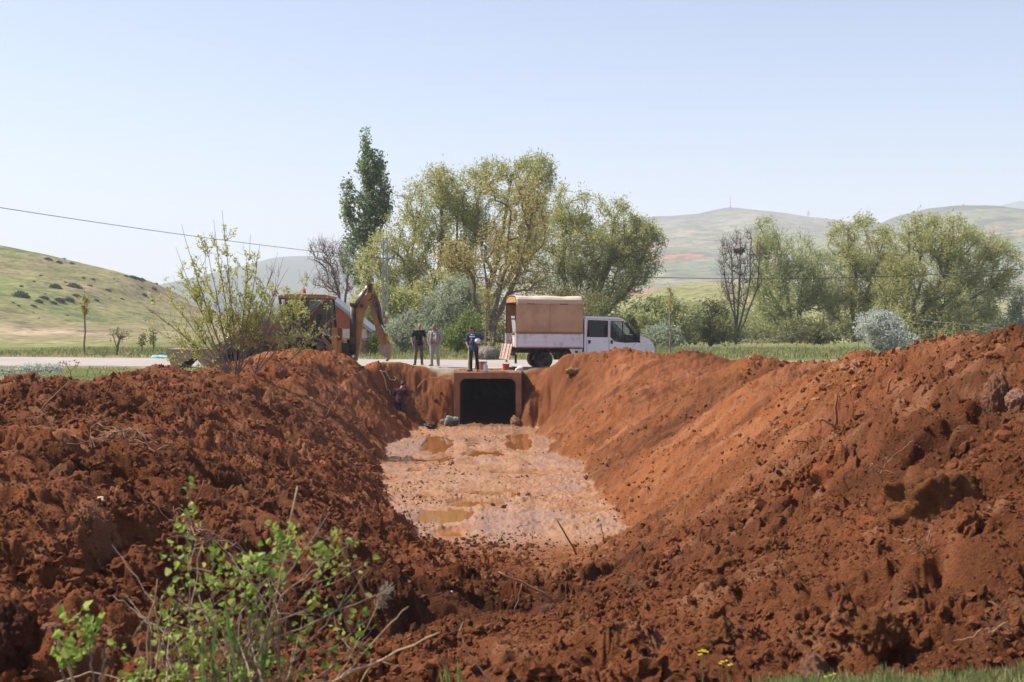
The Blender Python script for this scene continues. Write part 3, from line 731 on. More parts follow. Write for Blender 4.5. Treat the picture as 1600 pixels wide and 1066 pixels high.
# --- right-hand group
tree('willow_tree', 'grey green willow right of the bare nest tree', 'tree', 112, 1240,
     [(1215,400,38,50,0,2.8),(1245,390,38,50,0,2.8),(1195,370,20,34,0,1.6),(1230,450,60,50,0,3.4),(1290,440,40,50,0,2.4),(1210,500,45,40,0,2.6)],
     1050, 10, .32, .08, L_WILLOWG, M_BARK, 16, [[(1240,510),(1225,440),(1215,370)],[(1248,500),(1255,430),(1250,360)],[(1238,520),(1200,450),(1195,370)]], .46, .7, extra=2, up=.9, aim=.9, droop=.15)
tree('willow_tree', 'olive willow with forked trunk behind the silver bush', 'tree', 114, 1335,
     [(1325,370,42,34,0,2.8),(1350,380,44,50,0,3),(1310,430,45,50,0,3),(1370,440,50,50,0,3),(1340,490,60,40,0,3)],
     1050, 10, .32, .08, L_WILLOW, M_BARKD, 17, [[(1335,520),(1328,440),(1325,360)],[(1340,500),(1365,430),(1380,380)],[(1330,520),(1290,480),(1280,440)]], .46, .7, extra=2, up=.9, aim=.9, droop=.15)
tree('willow_tree', 'widest olive willow with fan of stems behind the spoil heap', 'tree', 110, 1425,
     [(1425,360,46,32,0,3),(1480,370,50,36,0,3),(1450,420,70,50,0,4),(1520,400,40,50,0,2.6),(1550,370,34,36,0,2),(1570,420,26,50,0,1.8),(1400,450,40,50,0,2.4),(1500,470,60,50,0,3)],
     1550, 10, .32, .08, L_WILLOW, M_BARKD, 18, [[(1430,500),(1420,430),(1420,350)],[(1440,490),(1480,420),(1490,360)],[(1445,500),(1520,440),(1560,370)],[(1435,510),(1400,470),(1390,420)],[(1445,510),(1510,470),(1570,440)]], .46, .7, extra=2, up=.9, aim=.9, droop=.15)
# bare tree with a nest
nt_ = tree('bare_tree', 'leafless forked tree holding a birds nest', 'tree', 100, 1150,
     [(1132,410,10,44,0,.9),(1150,395,9,36,0,.9),(1168,395,10,40,0,.9),(1184,420,9,44,0,.9),(1150,450,26,36,0,1.2)],
     620, 0, .3, .1, L_GOLD, M_BARKD, 19, [[(1152,500),(1156,430),(1158,365)],[(1158,500),(1172,440),(1174,362)],[(1148,500),(1134,440),(1128,375)],[(1160,510),(1184,450),(1188,385)],[(1150,510),(1144,430),(1142,372)]], .5, .5, tip=.010, power=.42, cull=.0, up=1.6, kpath=.0, jit=.04, twigs=3)
mbn = MB(); rr = random.Random(3)
c0 = at(1155, 391, 100)
for i in range(150):
    a = rr.uniform(0, 2*PI); b_ = rr.uniform(-1, .3); v = Vector((math.cos(a)*math.cos(b_)*.26, math.sin(a)*math.cos(b_)*.26, math.sin(b_)*.2)); t = Vector((rr.gauss(0,1), rr.gauss(0,1), rr.gauss(0,.4))).normalized()*.28
    mbn.bar(v-t, v+t, .025)
tag(mbn.build('bird_nest', M_BARKD, None, loc=c0), 'dark round twig nest high in the bare tree', 'nest')
tree('bare_shrub_tree', 'pinkish bare twiggy tree left of the poplar', 'tree', 112, 535,
     [(520,400,28,26,0,2),(500,395,22,22,0,1.6),(535,440,30,24,0,2),(510,440,26,24,0,2),(545,400,18,26,0,1.6)],
     800, 0, .3, .1, L_GOLD, M_BARKR, 20, [[(533,480),(520,420)],[(538,480),(545,420)]], .5, .5, tip=.012, power=.40, cull=.1, up=.9, twigs=2)
# understorey
def shrub(label, d, bx, blobs, n, per, L, W, lm, seed, name='shrub', bm_=None, **k):
    return tree(name, label, 'shrub', d, bx, blobs, n, per, L, W, lm, bm_ or M_BARK, seed, [[(bx, blobs[0][1])]], k.pop('spread', .35), k.pop('step', .4), **k)
shrub('silvery bush behind the man in black', 76, 628, [(640,520,30,36,0,1.4),(615,530,22,28,0,1.2),(655,540,20,24,0,1)], 297, 23, .22, .075, L_SILVERG, 31, 'silver_shrub')
shrub('large pale silver bush behind the two standing men', 88, 705, [(705,480,46,40,0,2.2),(690,520,44,36,0,2),(735,500,30,40,0,1.8),(720,450,26,20,0,1.2)], 567, 25, .26, .09, L_SILVERG, 32, 'silver_shrub')
shrub('bright green leafy bush between the standing men', 74, 712, [(700,535,26,26,0,1.2),(725,530,26,34,0,1.2),(735,510,20,26,0,1)], 270, 16, .17, .10, L_GREEN, 33, 'green_shrub')
shrub('dull olive thicket behind the excavator bucket', 92, 600, [(590,480,44,40,0,2.5),(630,490,40,40,0,2.4),(580,520,36,34,0,2.4)], 486, 25, .34, .12, L_WILLOW, 34, 'thicket')
shrub('brown tangled thicket left of the truck', 90, 800, [(780,500,50,50,0,2.4),(840,510,60,46,0,2.4),(900,500,50,40,0,2.4)], 702, 14, .28, .1, L_SHRUB, 35, 'thicket', step=.5)
shrub('soft green thicket in front of the truck bonnet', 96, 1020, [(1020,500,50,34,0,2.8),(990,510,40,34,0,2.4),(1060,505,46,34,0,2.6),(1040,480,30,16,0,1.4)], 567, 29, .34, .12, L_WILLOWG, 36, 'thicket')
shrub('pale green low thicket right of the truck', 90, 1050, [(1035,530,36,24,0,1.6),(1010,530,30,22,0,1.4)], 216, 25, .26, .1, L_SILVERG, 37, 'thicket')
shrub('brownish thicket at the foot of the bare tree', 98, 1110, [(1110,500,34,36,0,2),(1090,520,40,26,0,2),(1130,530,30,22,0,1.6)], 405, 14, .28, .1, L_SHRUB, 38, 'thicket', bm_=M_BARKR, step=.4)
shrub('dark olive thicket between the bare tree and silver bush', 104, 1280, [(1200,535,40,22,0,2),(1260,525,50,30,0,2),(1310,520,46,30,0,2)], 513, 23, .34, .12, L_SHRUB, 39, 'thicket', step=.6)
shrub('silver white bush above the right spoil ridge', 66, 1385, [(1385,520,36,30,0,1.1),(1360,512,24,24,0,.9),(1410,530,30,24,0,1),(1380,500,20,16,0,.7)], 405, 25, .17, .06, L_SILVER, 40, 'silver_shrub', step=.3, spread=.25)
shrub('pale grey green bush at the far right', 118, 1520, [(1530,480,36,36,0,2.4),(1500,510,40,30,0,2.4)], 351, 25, .34, .12, L_SILVERG, 41, 'silver_shrub')
shrub('rounded grey green bush at the right edge', 112, 1595, [(1600,480,26,36,0,2),(1580,515,30,28,0,2)], 270, 25, .34, .12, L_SILVERG, 42, 'silver_shrub')
shrub('dark green low bushes beside the excavator bucket', 70, 582, [(582,545,10,14,0,.5),(590,535,10,16,0,.5)], 81, 16, .15, .1, L_GREEN, 43, 'green_shrub')
shrub('olive undergrowth beneath the tallest willow', 97, 720, [(690,470,50,50,0,2.6),(740,490,50,50,0,2.6),(660,500,40,44,0,2.4)], 520, 22, .30, .10, L_WILLOW, 44, 'thicket', step=.6, spread=.45)
shrub('pale grey undergrowth behind the truck canopy', 95, 860, [(850,480,50,40,0,2.6),(900,490,56,44,0,2.6),(940,500,40,40,0,2.4)], 480, 20, .30, .10, L_SHRUB, 45, 'thicket', step=.6, spread=.45)
shrub('yellow green undergrowth between the bare tree and the truck', 108, 1085, [(1080,500,40,34,0,2.6),(1130,500,40,36,0,2.6),(1170,510,36,34,0,2.4)], 420, 20, .34, .11, L_WILLOWG, 46, 'thicket', step=.6, spread=.5)
shrub('olive undergrowth beneath the fan stemmed willow', 108, 1440, [(1400,510,50,34,0,2.6),(1460,515,56,34,0,2.6),(1530,515,50,34,0,2.6)], 520, 20, .34, .11, L_WILLOW, 47, 'thicket', step=.6, spread=.5)
# row of far shrubs behind everything on the flat
for i, (px, py, d, rx, ry, lab) in enumerate([(420,505,150,40,12,'low grey bush far left beyond the loader bucket'),(1180,505,150,60,30,'hazy bush beyond the bare tree'),(480,495,130,40,26,'brown bush behind the excavator cab'),(1480,505,140,80,30,'hazy olive bush behind the fan stemmed willow')]):
    shrub(lab, d, px, [(px,py,rx,ry,0,3),(px+rx*.5,py+5,rx*.6,ry*.8,0,2)], 200, 50, .45, .16, L_SHRUB, 50+i, 'far_shrub', step=.8, spread=.6)

# saplings
def sapling(label, d, bx, by_top, py_base, seed, lm, n=40, per=10, w=8, bz=0.0, bark=None):
    return tree('sapling', label, 'sapling', d, bx, [(bx, by_top+18, w, 22, 0, .3),(bx, by_top+45, w*.8, 24, 0, .3)], n, per, .11, .07, lm, bark or M_BARK, seed, [[(bx, by_top)]], .12, .3, tip=.008, base_z=bz, up=1.0)
sapling('slender yellow leaved sapling beside the left road', 71, 132, 448, 553, 61, L_GOLD, 60, 12, 7)
sapling('thin pale sapling behind the man in navy shirt', 66, 759, 452, 556, 62, L_GOLD, 40, 8, 5)
sapling('lone thin sapling right of the truck bonnet', 68, 1047, 445, 545, 63, L_GOLD, 40, 8, 5)
sapling('spindly bare sapling behind the silver white bush', 72, 1341, 440, 550, 64, L_GOLD, 20, 2, 4)
tree('small_bare_tree', 'small bare forked tree beside the left road', 'tree', 70, 182, [(176,515,12,10,0,.4),(190,520,10,12,0,.4)], 60, 3, .12, .07, L_SHRUB, M_BARKD, 65, [[(183,545),(175,520)],[(184,540),(190,520)]], .2, .25, tip=.011)
for i, (px, lab) in enumerate([(222,'short leafy sapling left of the blue sheet'),(240,'small dull sapling right behind the blue sheet')]):
    tree('small_sapling', lab, 'sapling', 74, px, [(px,525,6,14,0,.25)], 26, 12, .13, .08, L_SHRUB, M_BARKD, 66+i, [[(px,520)]], .14, .3, tip=.009)

# dark shrubs on the left hillside: individual bushes sharing two meshes
def bush_mesh(seed, n=420):
    rng = np.random.default_rng(seed); v = rng.normal(size=(n,3)); v /= np.linalg.norm(v, axis=1, keepdims=True); v[:,2] = np.abs(v[:,2])
    P = v*np.array([1,1,.8])*(.55+.45*rng.random((n,1))); return leaf_mesh('hillside_bush', P, v+rng.normal(0,.6,(n,3)), .3*np.ones(n), .2*np.ones(n), rng)
bms = [bush_mesh(71), bush_mesh(72), bush_mesh(73)]
for b_ in bms: b_.materials.append(L_DARK)
dg = bpy.context.evaluated_depsgraph_get(); dg.update()
def drop(px, py, far=True):
    """point of the terrain seen at a pixel"""
    o = Vector((0,0,ZC)); dv = (at(px, py, 10) - o).normalized()
    hit, loc, *_ = scene.ray_cast(dg, o + dv*60, dv)
    return loc if hit else None
rr = random.Random(8)
spots = [(32,464,13),(86,450,9),(115,449,11),(68,466,7),(92,470,9),(107,470,7),(140,447,4),(52,479,5),(75,406,6),(92,411,5),(112,412,4),(100,405,3),(206,434,6),(214,436,6),(222,438,5),(196,432,4),(170,455,4),(240,452,5),(225,462,5),(150,470,4),(60,472,6),(190,468,4),(145,437,3),(83,474,6),(118,463,6)] + [(rr.uniform(5,250), rr.uniform(430,500), rr.uniform(1.5,3.5)) for _ in range(26)]
for px, py, r in spots:
    p = drop(px, py)
    if p is None: continue
    o = bpy.data.objects.new('hillside_bush', rr.choice(bms)); COL.objects.link(o)
    s = r/FPX*p.y; o.location = p - Vector((0,0,s*.25)); o.scale = (s*rr.uniform(.9,1.3), s, s*rr.uniform(.8,1.1)); o.rotation_euler = (0,0,rr.uniform(0,6))
    tag(o, 'dark round bush dotted on the grassy left hillside', 'bush', 'dark bushes on the left hillside')
# ================================================================== YOUNG TREE ON THE LEFT BANK
M_STEM = pm('red_brown_stems', (.25,.17,.115), .8, .3, 10)
L_LIME = leaf_mat('lime_spring_leaves', (.36,.40,.08), (.52,.54,.14), (.66,.63,.26), .55)
def sprout(d=38.0):
    rng = np.random.default_rng(5)
    stems = []   # (base px, base py, tip px, tip py, y offset at tip, radius)
    A, B, Cc, Dd = (358,584), (371,586), (398,584), (432,580)
    for (b, tip, yo, r) in [(A,(268,385),.3,.035),(A,(290,352),-.3,.04),(A,(240,445),.4,.03),(A,(318,362),.0,.035),(A,(222,470),-.3,.03),(A,(212,500),.2,.022),(A,(228,548),-.4,.018),
                            (B,(330,342),.2,.04),(B,(351,330),-.2,.042),(B,(386,365),.3,.04),(B,(408,382),-.1,.04),(B,(428,392),.4,.035),(B,(455,420),-.3,.035),(B,(470,448),.3,.03),
                            (Cc,(440,400),.2,.025),(Cc,(495,415),-.2,.03),(Cc,(520,450),.3,.025),(Cc,(500,470),-.4,.022),(Dd,(532,488),.1,.022),(Dd,(520,500),-.3,.018),(Dd,(470,470),.3,.02),(A,(250,520),.4,.02),(A,(300,545),-.5,.016)] + [((A,B,B,Cc)[k_ % 4], (tx_, ty_), (-1)**k_*.35, .016) for k_, (tx_, ty_) in enumerate([(262,430),(283,415),(305,400),(340,395),(366,400),(392,410),(420,425),(440,445),(455,470),(250,490),(275,470),(330,440),(395,455),(425,480),(490,445)])]:
        p0 = np.array(at(b[0], b[1], d)); p1 = np.array(at(tip[0], tip[1], d)); p1[1] += yo*1.6
        n = 14; ln = np.linalg.norm(p1-p0); ctrl = p0 + (p1-p0)*.4 + np.array([0, 0, -.02*ln]) + rng.normal(0,.06,3)
        pts = [(1-t)**2*p0+2*t*(1-t)*ctrl+t*t*p1 + rng.normal(0,.012,3)*ln*.25*(0 < t < 1) for t in np.linspace(0,1,n)]
        stems.append((pts, r))
    for _ in range(3):
        src = list(stems)
        if _ == 2: break
        for pts, r in src:
            if r < .006: continue
            L0 = np.linalg.norm(pts[-1]-pts[0])
            for k in range(int(5 + L0*1.7) if _ == 0 else 3):
                t = rng.uniform(.28, .92); i = int(t*(len(pts)-1)); p = pts[i]; dv = pts[min(i+1,len(pts)-1)]-pts[max(0,i-1)]; dv = dv/np.linalg.norm(dv)
                side = rng.normal(0, .62, 3); v = dv*.7 + side + np.array([0,0,.45]); v /= np.linalg.norm(v)
                ln = rng.uniform(.3, 1.05)*(1.15-t*.5)*(1 if _ == 0 else .45)
                q = [p + v*ln*s + np.array([0,0,.12*ln*s*s]) + rng.normal(0,.012,3)*(s > 0) for s in np.linspace(0,1,6)]
                stems.append((q, max(.0035, r*.3)))
    P0,P1,R0,R1 = [],[],[],[]; LP, LD = [], []
    for pts, r in stems:
        n = len(pts)
        for i in range(n-1):
            P0.append(pts[i]); P1.append(pts[i+1]); R0.append(max(.0035, .75*r*(1-.85*i/(n-1)))); R1.append(max(.0035, .75*r*(1-.85*(i+1)/(n-1))))
        big = r > .014
        ln = np.linalg.norm(pts[-1]-pts[0])
        for k in range(int(ln/.075)):
            t = rng.uniform(.33 if big else .1, .88 if big else 1.0)
            if big and rng.random() < .55: continue
            f = t*(n-1); i = min(int(f), n-2); p = pts[i] + (pts[i+1]-pts[i])*(f-i); dv = pts[i+1]-pts[i]; dv = dv/np.linalg.norm(dv)
            if fbm(np.array([p[0]*2.2]), np.array([p[2]*2.2+p[1]]), 9, 2)[0] < -.22: continue
            if p[2] < at(370,505,d)[2] and rng.random() < .55: continue
            for _ in range(rng.integers(2,4)):
                LP.append(p + rng.normal(0,.022,3)); LD.append(dv*.6 + rng.normal(0,.6,3) + np.array([0,0,.1]))
    root = empty('young_tree', at(370,584,d), 0, 'many stemmed young tree with lime green leaves on the left bank', 'tree')
    off = np.array(root.location)
    link('trunk', seg_mesh('trunk', np.array(P0)-off, np.array(P1)-off, R0, R1, 5), M_STEM, root)
    n = len(LP); link('crown', leaf_mesh('crown', np.array(LP)-off, np.array(LD), .062*(.6+.8*rng.random(n)), .044*(.6+.7*rng.random(n)), rng, shape='broad'), L_LIME, root)
sprout()

# ================================================================== FOREGROUND BRAMBLE
M_TWIG = pm('grey_tan_twigs', (.27,.19,.125), .85, .3, 20)
M_STRAW = pm('dry_straw', (.44,.30,.16), .8, .25, 20)
L_BRIGHT = leaf_mat('bright_leaves', (.12,.22,.03), (.27,.38,.06), (.48,.52,.14), .5, .45)
L_BLADE = leaf_mat('grass_blades', (.07,.16,.04), (.14,.24,.06), (.26,.30,.10), .35)
def pl(px, py, d): return np.array(at(px, py, d))
def bramble():
    rng = np.random.default_rng(21); S = []; LP, LD, LL = [], [], []
    def stem(pts, r, wob=.012, n=12):
        pts = [np.array(p) for p in pts]; q = []
        for i in range(len(pts)-1):
            for t in np.linspace(0,1,n)[:-1]: q.append(pts[i]+(pts[i+1]-pts[i])*t + rng.normal(0, wob*.35, 3))
        q.append(pts[-1]); S.append((q, r)); return q
    def leaves(p, n, size, spread=.03):
        for _ in range(n):
            LP.append(p + rng.normal(0, spread, 3)); LD.append(rng.normal(0,.7,3)+np.array([0,-.25,.25])); LL.append(size*rng.uniform(.4,1.35))
    D = 5.5
    main = [([(345,1120),(420,960),(505,800)],.0085,0),([(350,1120),(372,960),(452,860)],.007,1),([(330,1120),(300,950),(292,800)],.006,1),([(360,1120),(440,930),(548,852)],.006,1),([(340,1120),(345,980),(330,860)],.006,1),
            ([(370,1120),(430,1000),(600,925)],.007,0),([(365,1120),(470,1020),(575,890)],.005,1),([(320,1120),(270,1000),(170,930)],.007,0),([(310,1120),(240,990),(205,930)],.006,0),([(355,1120),(400,1000),(415,880)],.007,1),([(372,1120),(480,1040),(570,960)],.005,1),([(335,1120),(250,1040),(210,1060)],.005,1),
            ([(375,1120),(500,1060),(580,985)],.005,1),([(350,1120),(385,1000),(390,900)],.009,1),([(345,1120),(330,1010),(270,930)],.005,1),([(352,1120),(440,980),(490,905)],.005,1)]
    tips_leaf = [(292,800,16),(283,818,10),(275,868,14),(330,868,14),(440,835,26),(462,838,18),(430,862,18),(500,850,16),(520,860,18),(545,855,14),(550,880,8),(570,882,5),(385,870,16),(370,900,16),(410,880,16),(345,895,12),(390,930,16),(430,905,16),(330,935,16),(300,960,16),(360,960,20),(400,965,18),(320,1000,22),(360,1010,22),(290,1010,14),(410,1020,18),(250,960,12),(262,990,10),(490,940,14),(520,950,12),(560,965,10),(470,985,14),(500,1010,14),(540,1000,10),(470,1045,16),(430,1050,18),(380,1050,22),(330,1050,24),(220,1050,20),(210,1062,14),(255,1055,16),(200,1040,8),(575,1000,8),(520,1040,10),(280,1050,18),(350,1060,20),(310,905,12),(285,930,10)]
    for pts, r, lf in main:
        dd = rng.normal(0,.22); stem([pl(p[0]+rng.normal(0,6), p[1], D+dd*i*.6) for i, p in enumerate(pts)], r)
    allp = np.array([p for q, r in S for p in q])
    for px, py, n in tips_leaf:
        dd = D + rng.normal(0,.2); p = pl(px, py, dd)
        cand = allp[(allp[:,2] < p[2]-.03)]; cand = cand if len(cand) else allp
        j = cand[np.argmin(np.linalg.norm(cand-p, axis=1) + rng.random(len(cand))*.05)]
        q = stem([j, (j+p)/2 + np.array([rng.normal(0,.02), 0, -.015]), p], .0028, .004, 5)
        for s in q[3:]: leaves(s, max(1, n//6), .031, .022)
        leaves(p, max(3,int(n*.62)), .030, .034)
    for _ in range(32):
        bx = rng.uniform(250,450); stem([pl(bx, 1110, D+rng.normal(0,.25)), pl(bx+rng.normal(0,30), rng.uniform(930,1010), D+rng.normal(0,.25)), pl(bx+rng.normal(10,55), rng.uniform(850,960), D+rng.normal(0,.3))], rng.uniform(.0022,.0042), .01, 6)
    for _ in range(90):      # thin bare side twigs
        j = allp[rng.integers(len(allp))]; v = np.array([rng.normal(0,.6), rng.normal(0,.4), abs(rng.normal(.4,.5))]); v /= np.linalg.norm(v)
        q = stem([j, j+v*rng.uniform(.06,.22)], .0022, .004, 5)
        if rng.random() < .45: leaves(q[-1], 4, .032, .015)
    root = empty('bramble_bush', at(345,1100,D), 0, 'bright green leafy bramble in the near left corner', 'bush'); off = np.array(root.location)
    P0,P1,R0,R1 = [],[],[],[]
    for q, r in S:
        n = len(q)
        for i in range(n-1): P0.append(q[i]); P1.append(q[i+1]); R0.append(max(.0014, r*(1-.75*i/(n-1)))); R1.append(max(.0014, r*(1-.75*(i+1)/(n-1))))
    link('stems', seg_mesh('stems', np.array(P0)-off, np.array(P1)-off, R0, R1, 6), M_TWIG, root)
    L = np.array(LL); link('leaves', leaf_mesh('leaves', np.array(LP)-off, np.array(LD), L, L*.8, rng, shape='broad', fold=.18), L_BRIGHT, root)
    # small separate sprig at far left
    S.clear(); LP.clear(); LD.clear(); LL.clear(); D2 = 5.2
    stem([pl(150,1110,D2), pl(140,1010,D2), pl(128,965,D2)], .005); stem([pl(150,1110,D2), pl(98,1060,D2), pl(88,1010,D2), pl(86,975,D2)], .008); stem([pl(150,1110,D2), pl(165,1000,D2)], .004); stem([pl(150,1110,D2), pl(165,1030,D2), pl(168,1012,D2)], .004)
    for px, py, n in [(128,968,16),(118,978,10),(138,975,12),(112,1015,18),(95,1022,10),(125,1020,10),(150,985,5)]: leaves(pl(px,py,D2+rng.normal(0,.05)), n, .042, .028)
    root = empty('bramble_sprig', at(120,1100,D2), 0, 'small leafy sprig with broken stem at lower left', 'bush'); off = np.array(root.location)
    P0,P1,R0,R1 = [],[],[],[]
    for q, r in S:
        n = len(q)
        for i in range(n-1): P0.append(q[i]); P1.append(q[i+1]); R0.append(max(.0016, r*(1-.6*i/(n-1)))); R1.append(max(.0016, r*(1-.6*(i+1)/(n-1))))
    link('stems', seg_mesh('stems', np.array(P0)-off, np.array(P1)-off, R0, R1, 6), M_TWIG, root)
    L = np.array(LL); link('leaves', leaf_mesh('leaves', np.array(LP)-off, np.array(LD), L, L*.8, rng, shape='broad', fold=.18), L_BRIGHT, root)
bramble()

# dry stalks standing in and beside the bramble
def stalk(label, pts, r, d, name='dry_stalk', mat_=None, group=None, taper=.5, rough=.006):
    rng = random.Random(len(label)*7 + int(pts[0][0])); q = []
    w_ = [at(p[0], p[1], p[2] if len(p) > 2 else d) for p in pts]
    for a, b in zip(w_, w_[1:]):
        for t in (0, .25, .5, .75): q.append(a.lerp(b, t) + Vector((rng.gauss(0,rough), rng.gauss(0,rough), rng.gauss(0,rough)))*(t > 0))
    q.append(w_[-1]); n = len(q); base = q[0].copy()
    o = MB().tube([p-base for p in q], [r*(1-taper*i/(n-1)) for i in range(n)], 6).build(name, mat_ or M_STRAW, None, True, loc=base)
    return tag(o, label, 'stalk' if 'stalk' in name else 'stick' if name != 'root' else 'root', group)
for i, (pts, lab) in enumerate([
    ([(520,1066),(600,1030),(688,988)], 'long pale dry stalk slanting right from the bramble'),
    ([(530,1060),(600,985),(638,948)], 'thin dry stalk rising behind the long pale stalk'),
    ([(222,1080),(232,980),(246,905)], 'straight straw coloured stalk on the left of the bramble'),
    ([(240,1080),(250,1000),(254,930)], 'short straw stalk beside the straight one'),
    ([(400,1080),(425,960),(465,760)], 'tallest grey dry stalk in the bramble'),
    ([(520,1080),(560,1000),(606,918)], 'feathery topped dry grass stalk right of the bramble'),
    ([(120,1080),(100,1020),(86,985)], 'broken grey stalk in the lower left corner'),
    ([(300,1080),(296,960),(318,845)], 'pale upright stalk behind the bramble leaves'),
    ([(770,1070),(724,1010),(722,960)], 'orange dry grass stalk at the bottom centre'),
    ([(560,1075),(580,1030),(640,1040)], 'short bent dry stalk at the bottom of the bramble'),
    ([(60,1075),(140,1050),(230,1062)], 'flat lying dry stalk in the left corner')]):
    stalk(lab, pts, .0075 if i in (0,4,6) else .0045, 5.3 + .05*i)
# feathery seed head
rng = np.random.default_rng(4); P = np.array([np.array(at(606-14*t, 918+30*t, 5.55)) for t in rng.random(160)]) + rng.normal(0,.008,(160,3))
# (part of the feathery stalk)
fs = [o for o in COL.objects if o.get('label','').startswith('feathery')][0]
link('seed_head', leaf_mesh('seed_head', P-np.array(fs.location), rng.normal(0,1,(160,3))+np.array([.5,0,.9]), .035*np.ones(160), .006*np.ones(160), rng), leaf_mat('seed_head', (.36,.29,.20), (.48,.40,.30), None, .4), fs)
# broad green blades in the bramble and at bottom centre
def blades(name, label, items, mat_, cat):
    V, F = [], []
    base = at(items[0][0], items[0][1], items[0][4])
    for (x0,y0,x1,y1,d,wd) in items:
        a, b = at(x0,y0,d), at(x1,y1,d-.05); side = Vector((1,.4,0)).normalized()*wd; n = 7; k0 = len(V)
        for i in range(n):
            t = i/(n-1); p = a.lerp(b,t) + Vector((0,-.05*math.sin(t*2),.02*math.sin(t*PI))); ww = (.5+.9*t)*(1-t)**.6 if t < 1 else 0
            V += [p-side*ww-base, p+Vector((0,.25*wd,0))-base, p+side*ww-base]
        for i in range(n-1):
            for j in (0,1): F.append((k0+3*i+j, k0+3*i+j+1, k0+3*i+4+j, k0+3*i+3+j))
    me = np_mesh(name, np.array(V), np.array(F), True); at_ = me.attributes.new('var','FLOAT','FACE'); rg = np.random.default_rng(2); at_.data.foreach_set('value', rg.random(len(F)).astype(np.float32))
    return tag(link(name, me, mat_, None, base), label, cat)
blades('grass_tuft', 'broad green grass blades growing through the bramble', [(330,1080,345,960,5.4,.012),(372,1080,355,925,5.45,.012),(410,1075,425,960,5.4,.010),(318,1080,322,975,5.35,.012),(350,1080,330,1000,5.3,.01)], L_BLADE, 'grass')
blades('grass_tuft', 'thin blue green grass blades at bottom centre', [(700,1075,690,1020,5.6,.008),(703,1075,700,1035,5.6,.007),(716,1075,716,1025,5.6,.008),(722,1075,719,1040,5.6,.006),(693,1075,684,1040,5.6,.006)], L_BLADE, 'grass')

# grass strip at the bottom right
def grass_field(name, label, n, xr, yr, hgt, wid, mat_, seed, edge=None, lean=.35):
    rng = np.random.default_rng(seed); x = rng.uniform(*xr, n); y = rng.uniform(*yr, n)
    keep = fbm(x*1.4, y*1.4, seed, 3) > -.35 if edge is None else edge(x, y, rng)
    x, y = x[keep], y[keep]; n = len(x); z = ground_at(x, y)[0] - .01
    P = np.stack([x,y,z],1); D = np.stack([rng.normal(0,lean,n), rng.normal(0,lean,n), np.ones(n)],1)
    return tag(link(name, leaf_mesh(name, P, D, hgt*(.5+rng.random(n)), wid*(.6+.8*rng.random(n)), rng, fold=.1), mat_), label, 'grass', None, 'stuff')
L_STRIP = leaf_mat('short_grass', (.13,.17,.05), (.24,.27,.09), (.42,.36,.17), .35)
grass_field('grass', 'short green grass along the bottom right edge', 34000, (.75,3.1), (5.1,6.15), .06, .006, L_STRIP, 81, lambda x, y, r: (y < 6.0+.25*fbm(x*2,y*2,83,2) - .25*sstep(1.3,.8,x)) & (r.random(len(x)) < .9))
grass_field('grass', 'green verge grass beyond the road', 26000, (-30,34), (63.5,90), .22, .06, L_STRIP, 82, lambda x, y, r: y > road_c(x)+5.6+.8*fbm(x,y,85,2))
grass_field('grass', 'sparse grass behind the left bank', 7000, (-30,-9.6), (38,51), .14, .03, L_STRIP, 84, lambda x, y, r: (fbm(x*.7,y*.7,86,3) > 0.0) & (y < road_c(x)-5.6) & (x < -10.6))
# mustard flowers
M_YEL = pm('yellow_petals', (.75,.55,.02), .6, .1, 20); M_FST = pm('flower_stem', (.16,.22,.05), .7, .2, 20)
for i, (px, py, lab) in enumerate([(1095,1012,'tall yellow flower in front of the heap at bottom right'),(1135,1032,'yellow flower cluster at the left end of the grass strip'),(1293,1052,'yellow flower in the middle of the grass strip')]):
    d = 5.75; p = at(px, py, d); zb = height(p.x, d); root = empty('yellow_flower', (p.x, d, zb), 0, lab, 'flower'); h_ = p.z - zb
    MB().tube([(0,0,0),(.01,0,h_*.5),(0,0,h_)], [.003,.002,.0015], 5).build('stem', M_FST, root)
    b_ = MB(); rr = random.Random(i)
    for k in range(7 if i < 2 else 4):
        c = Vector((rr.gauss(0,.012), rr.gauss(0,.012), h_ - rr.uniform(0,.035)))
        for q in range(4):
            a = q*PI/2+rr.random(); v = Vector((math.cos(a), math.sin(a), .3))*.008; b_.ball(c+v*.6, (.0034,.0034,.002), 6, 4)
    b_.build('petals', M_YEL, root)

# ================================================================== CLODS, ROOTS, STICKS
def clod_template(seed, sub=2, rough=.35):
    bm = bmesh.new(); bmesh.ops.create_icosphere(bm, subdivisions=sub, radius=1)
    co = np.array([v.co[:] for v in bm.verts]); f = np.array([[v.index for v in fc.verts] for fc in bm.faces]); bm.free()
    s = seed*13.7
    k = 1 + rough*(fbm(co[:,0]*1.4+s, co[:,1]*1.4+co[:,2]*1.1, seed, 3)) + rough*.8*fbm(co[:,0]*3.5+co[:,2]*2+s, co[:,1]*3.5-co[:,2], seed+1, 3)
    return co*k[:,None], f
def rand_rot(rng, n):
    q = rng.normal(size=(n,4)); q /= np.linalg.norm(q, axis=1, keepdims=True); w_,x,y,z = q.T
    return np.stack([1-2*(y*y+z*z),2*(x*y-z*w_),2*(x*z+y*w_),2*(x*y+z*w_),1-2*(x*x+z*z),2*(y*z-x*w_),2*(x*z-y*w_),2*(y*z+x*w_),1-2*(x*x+y*y)],-1).reshape(n,3,3)
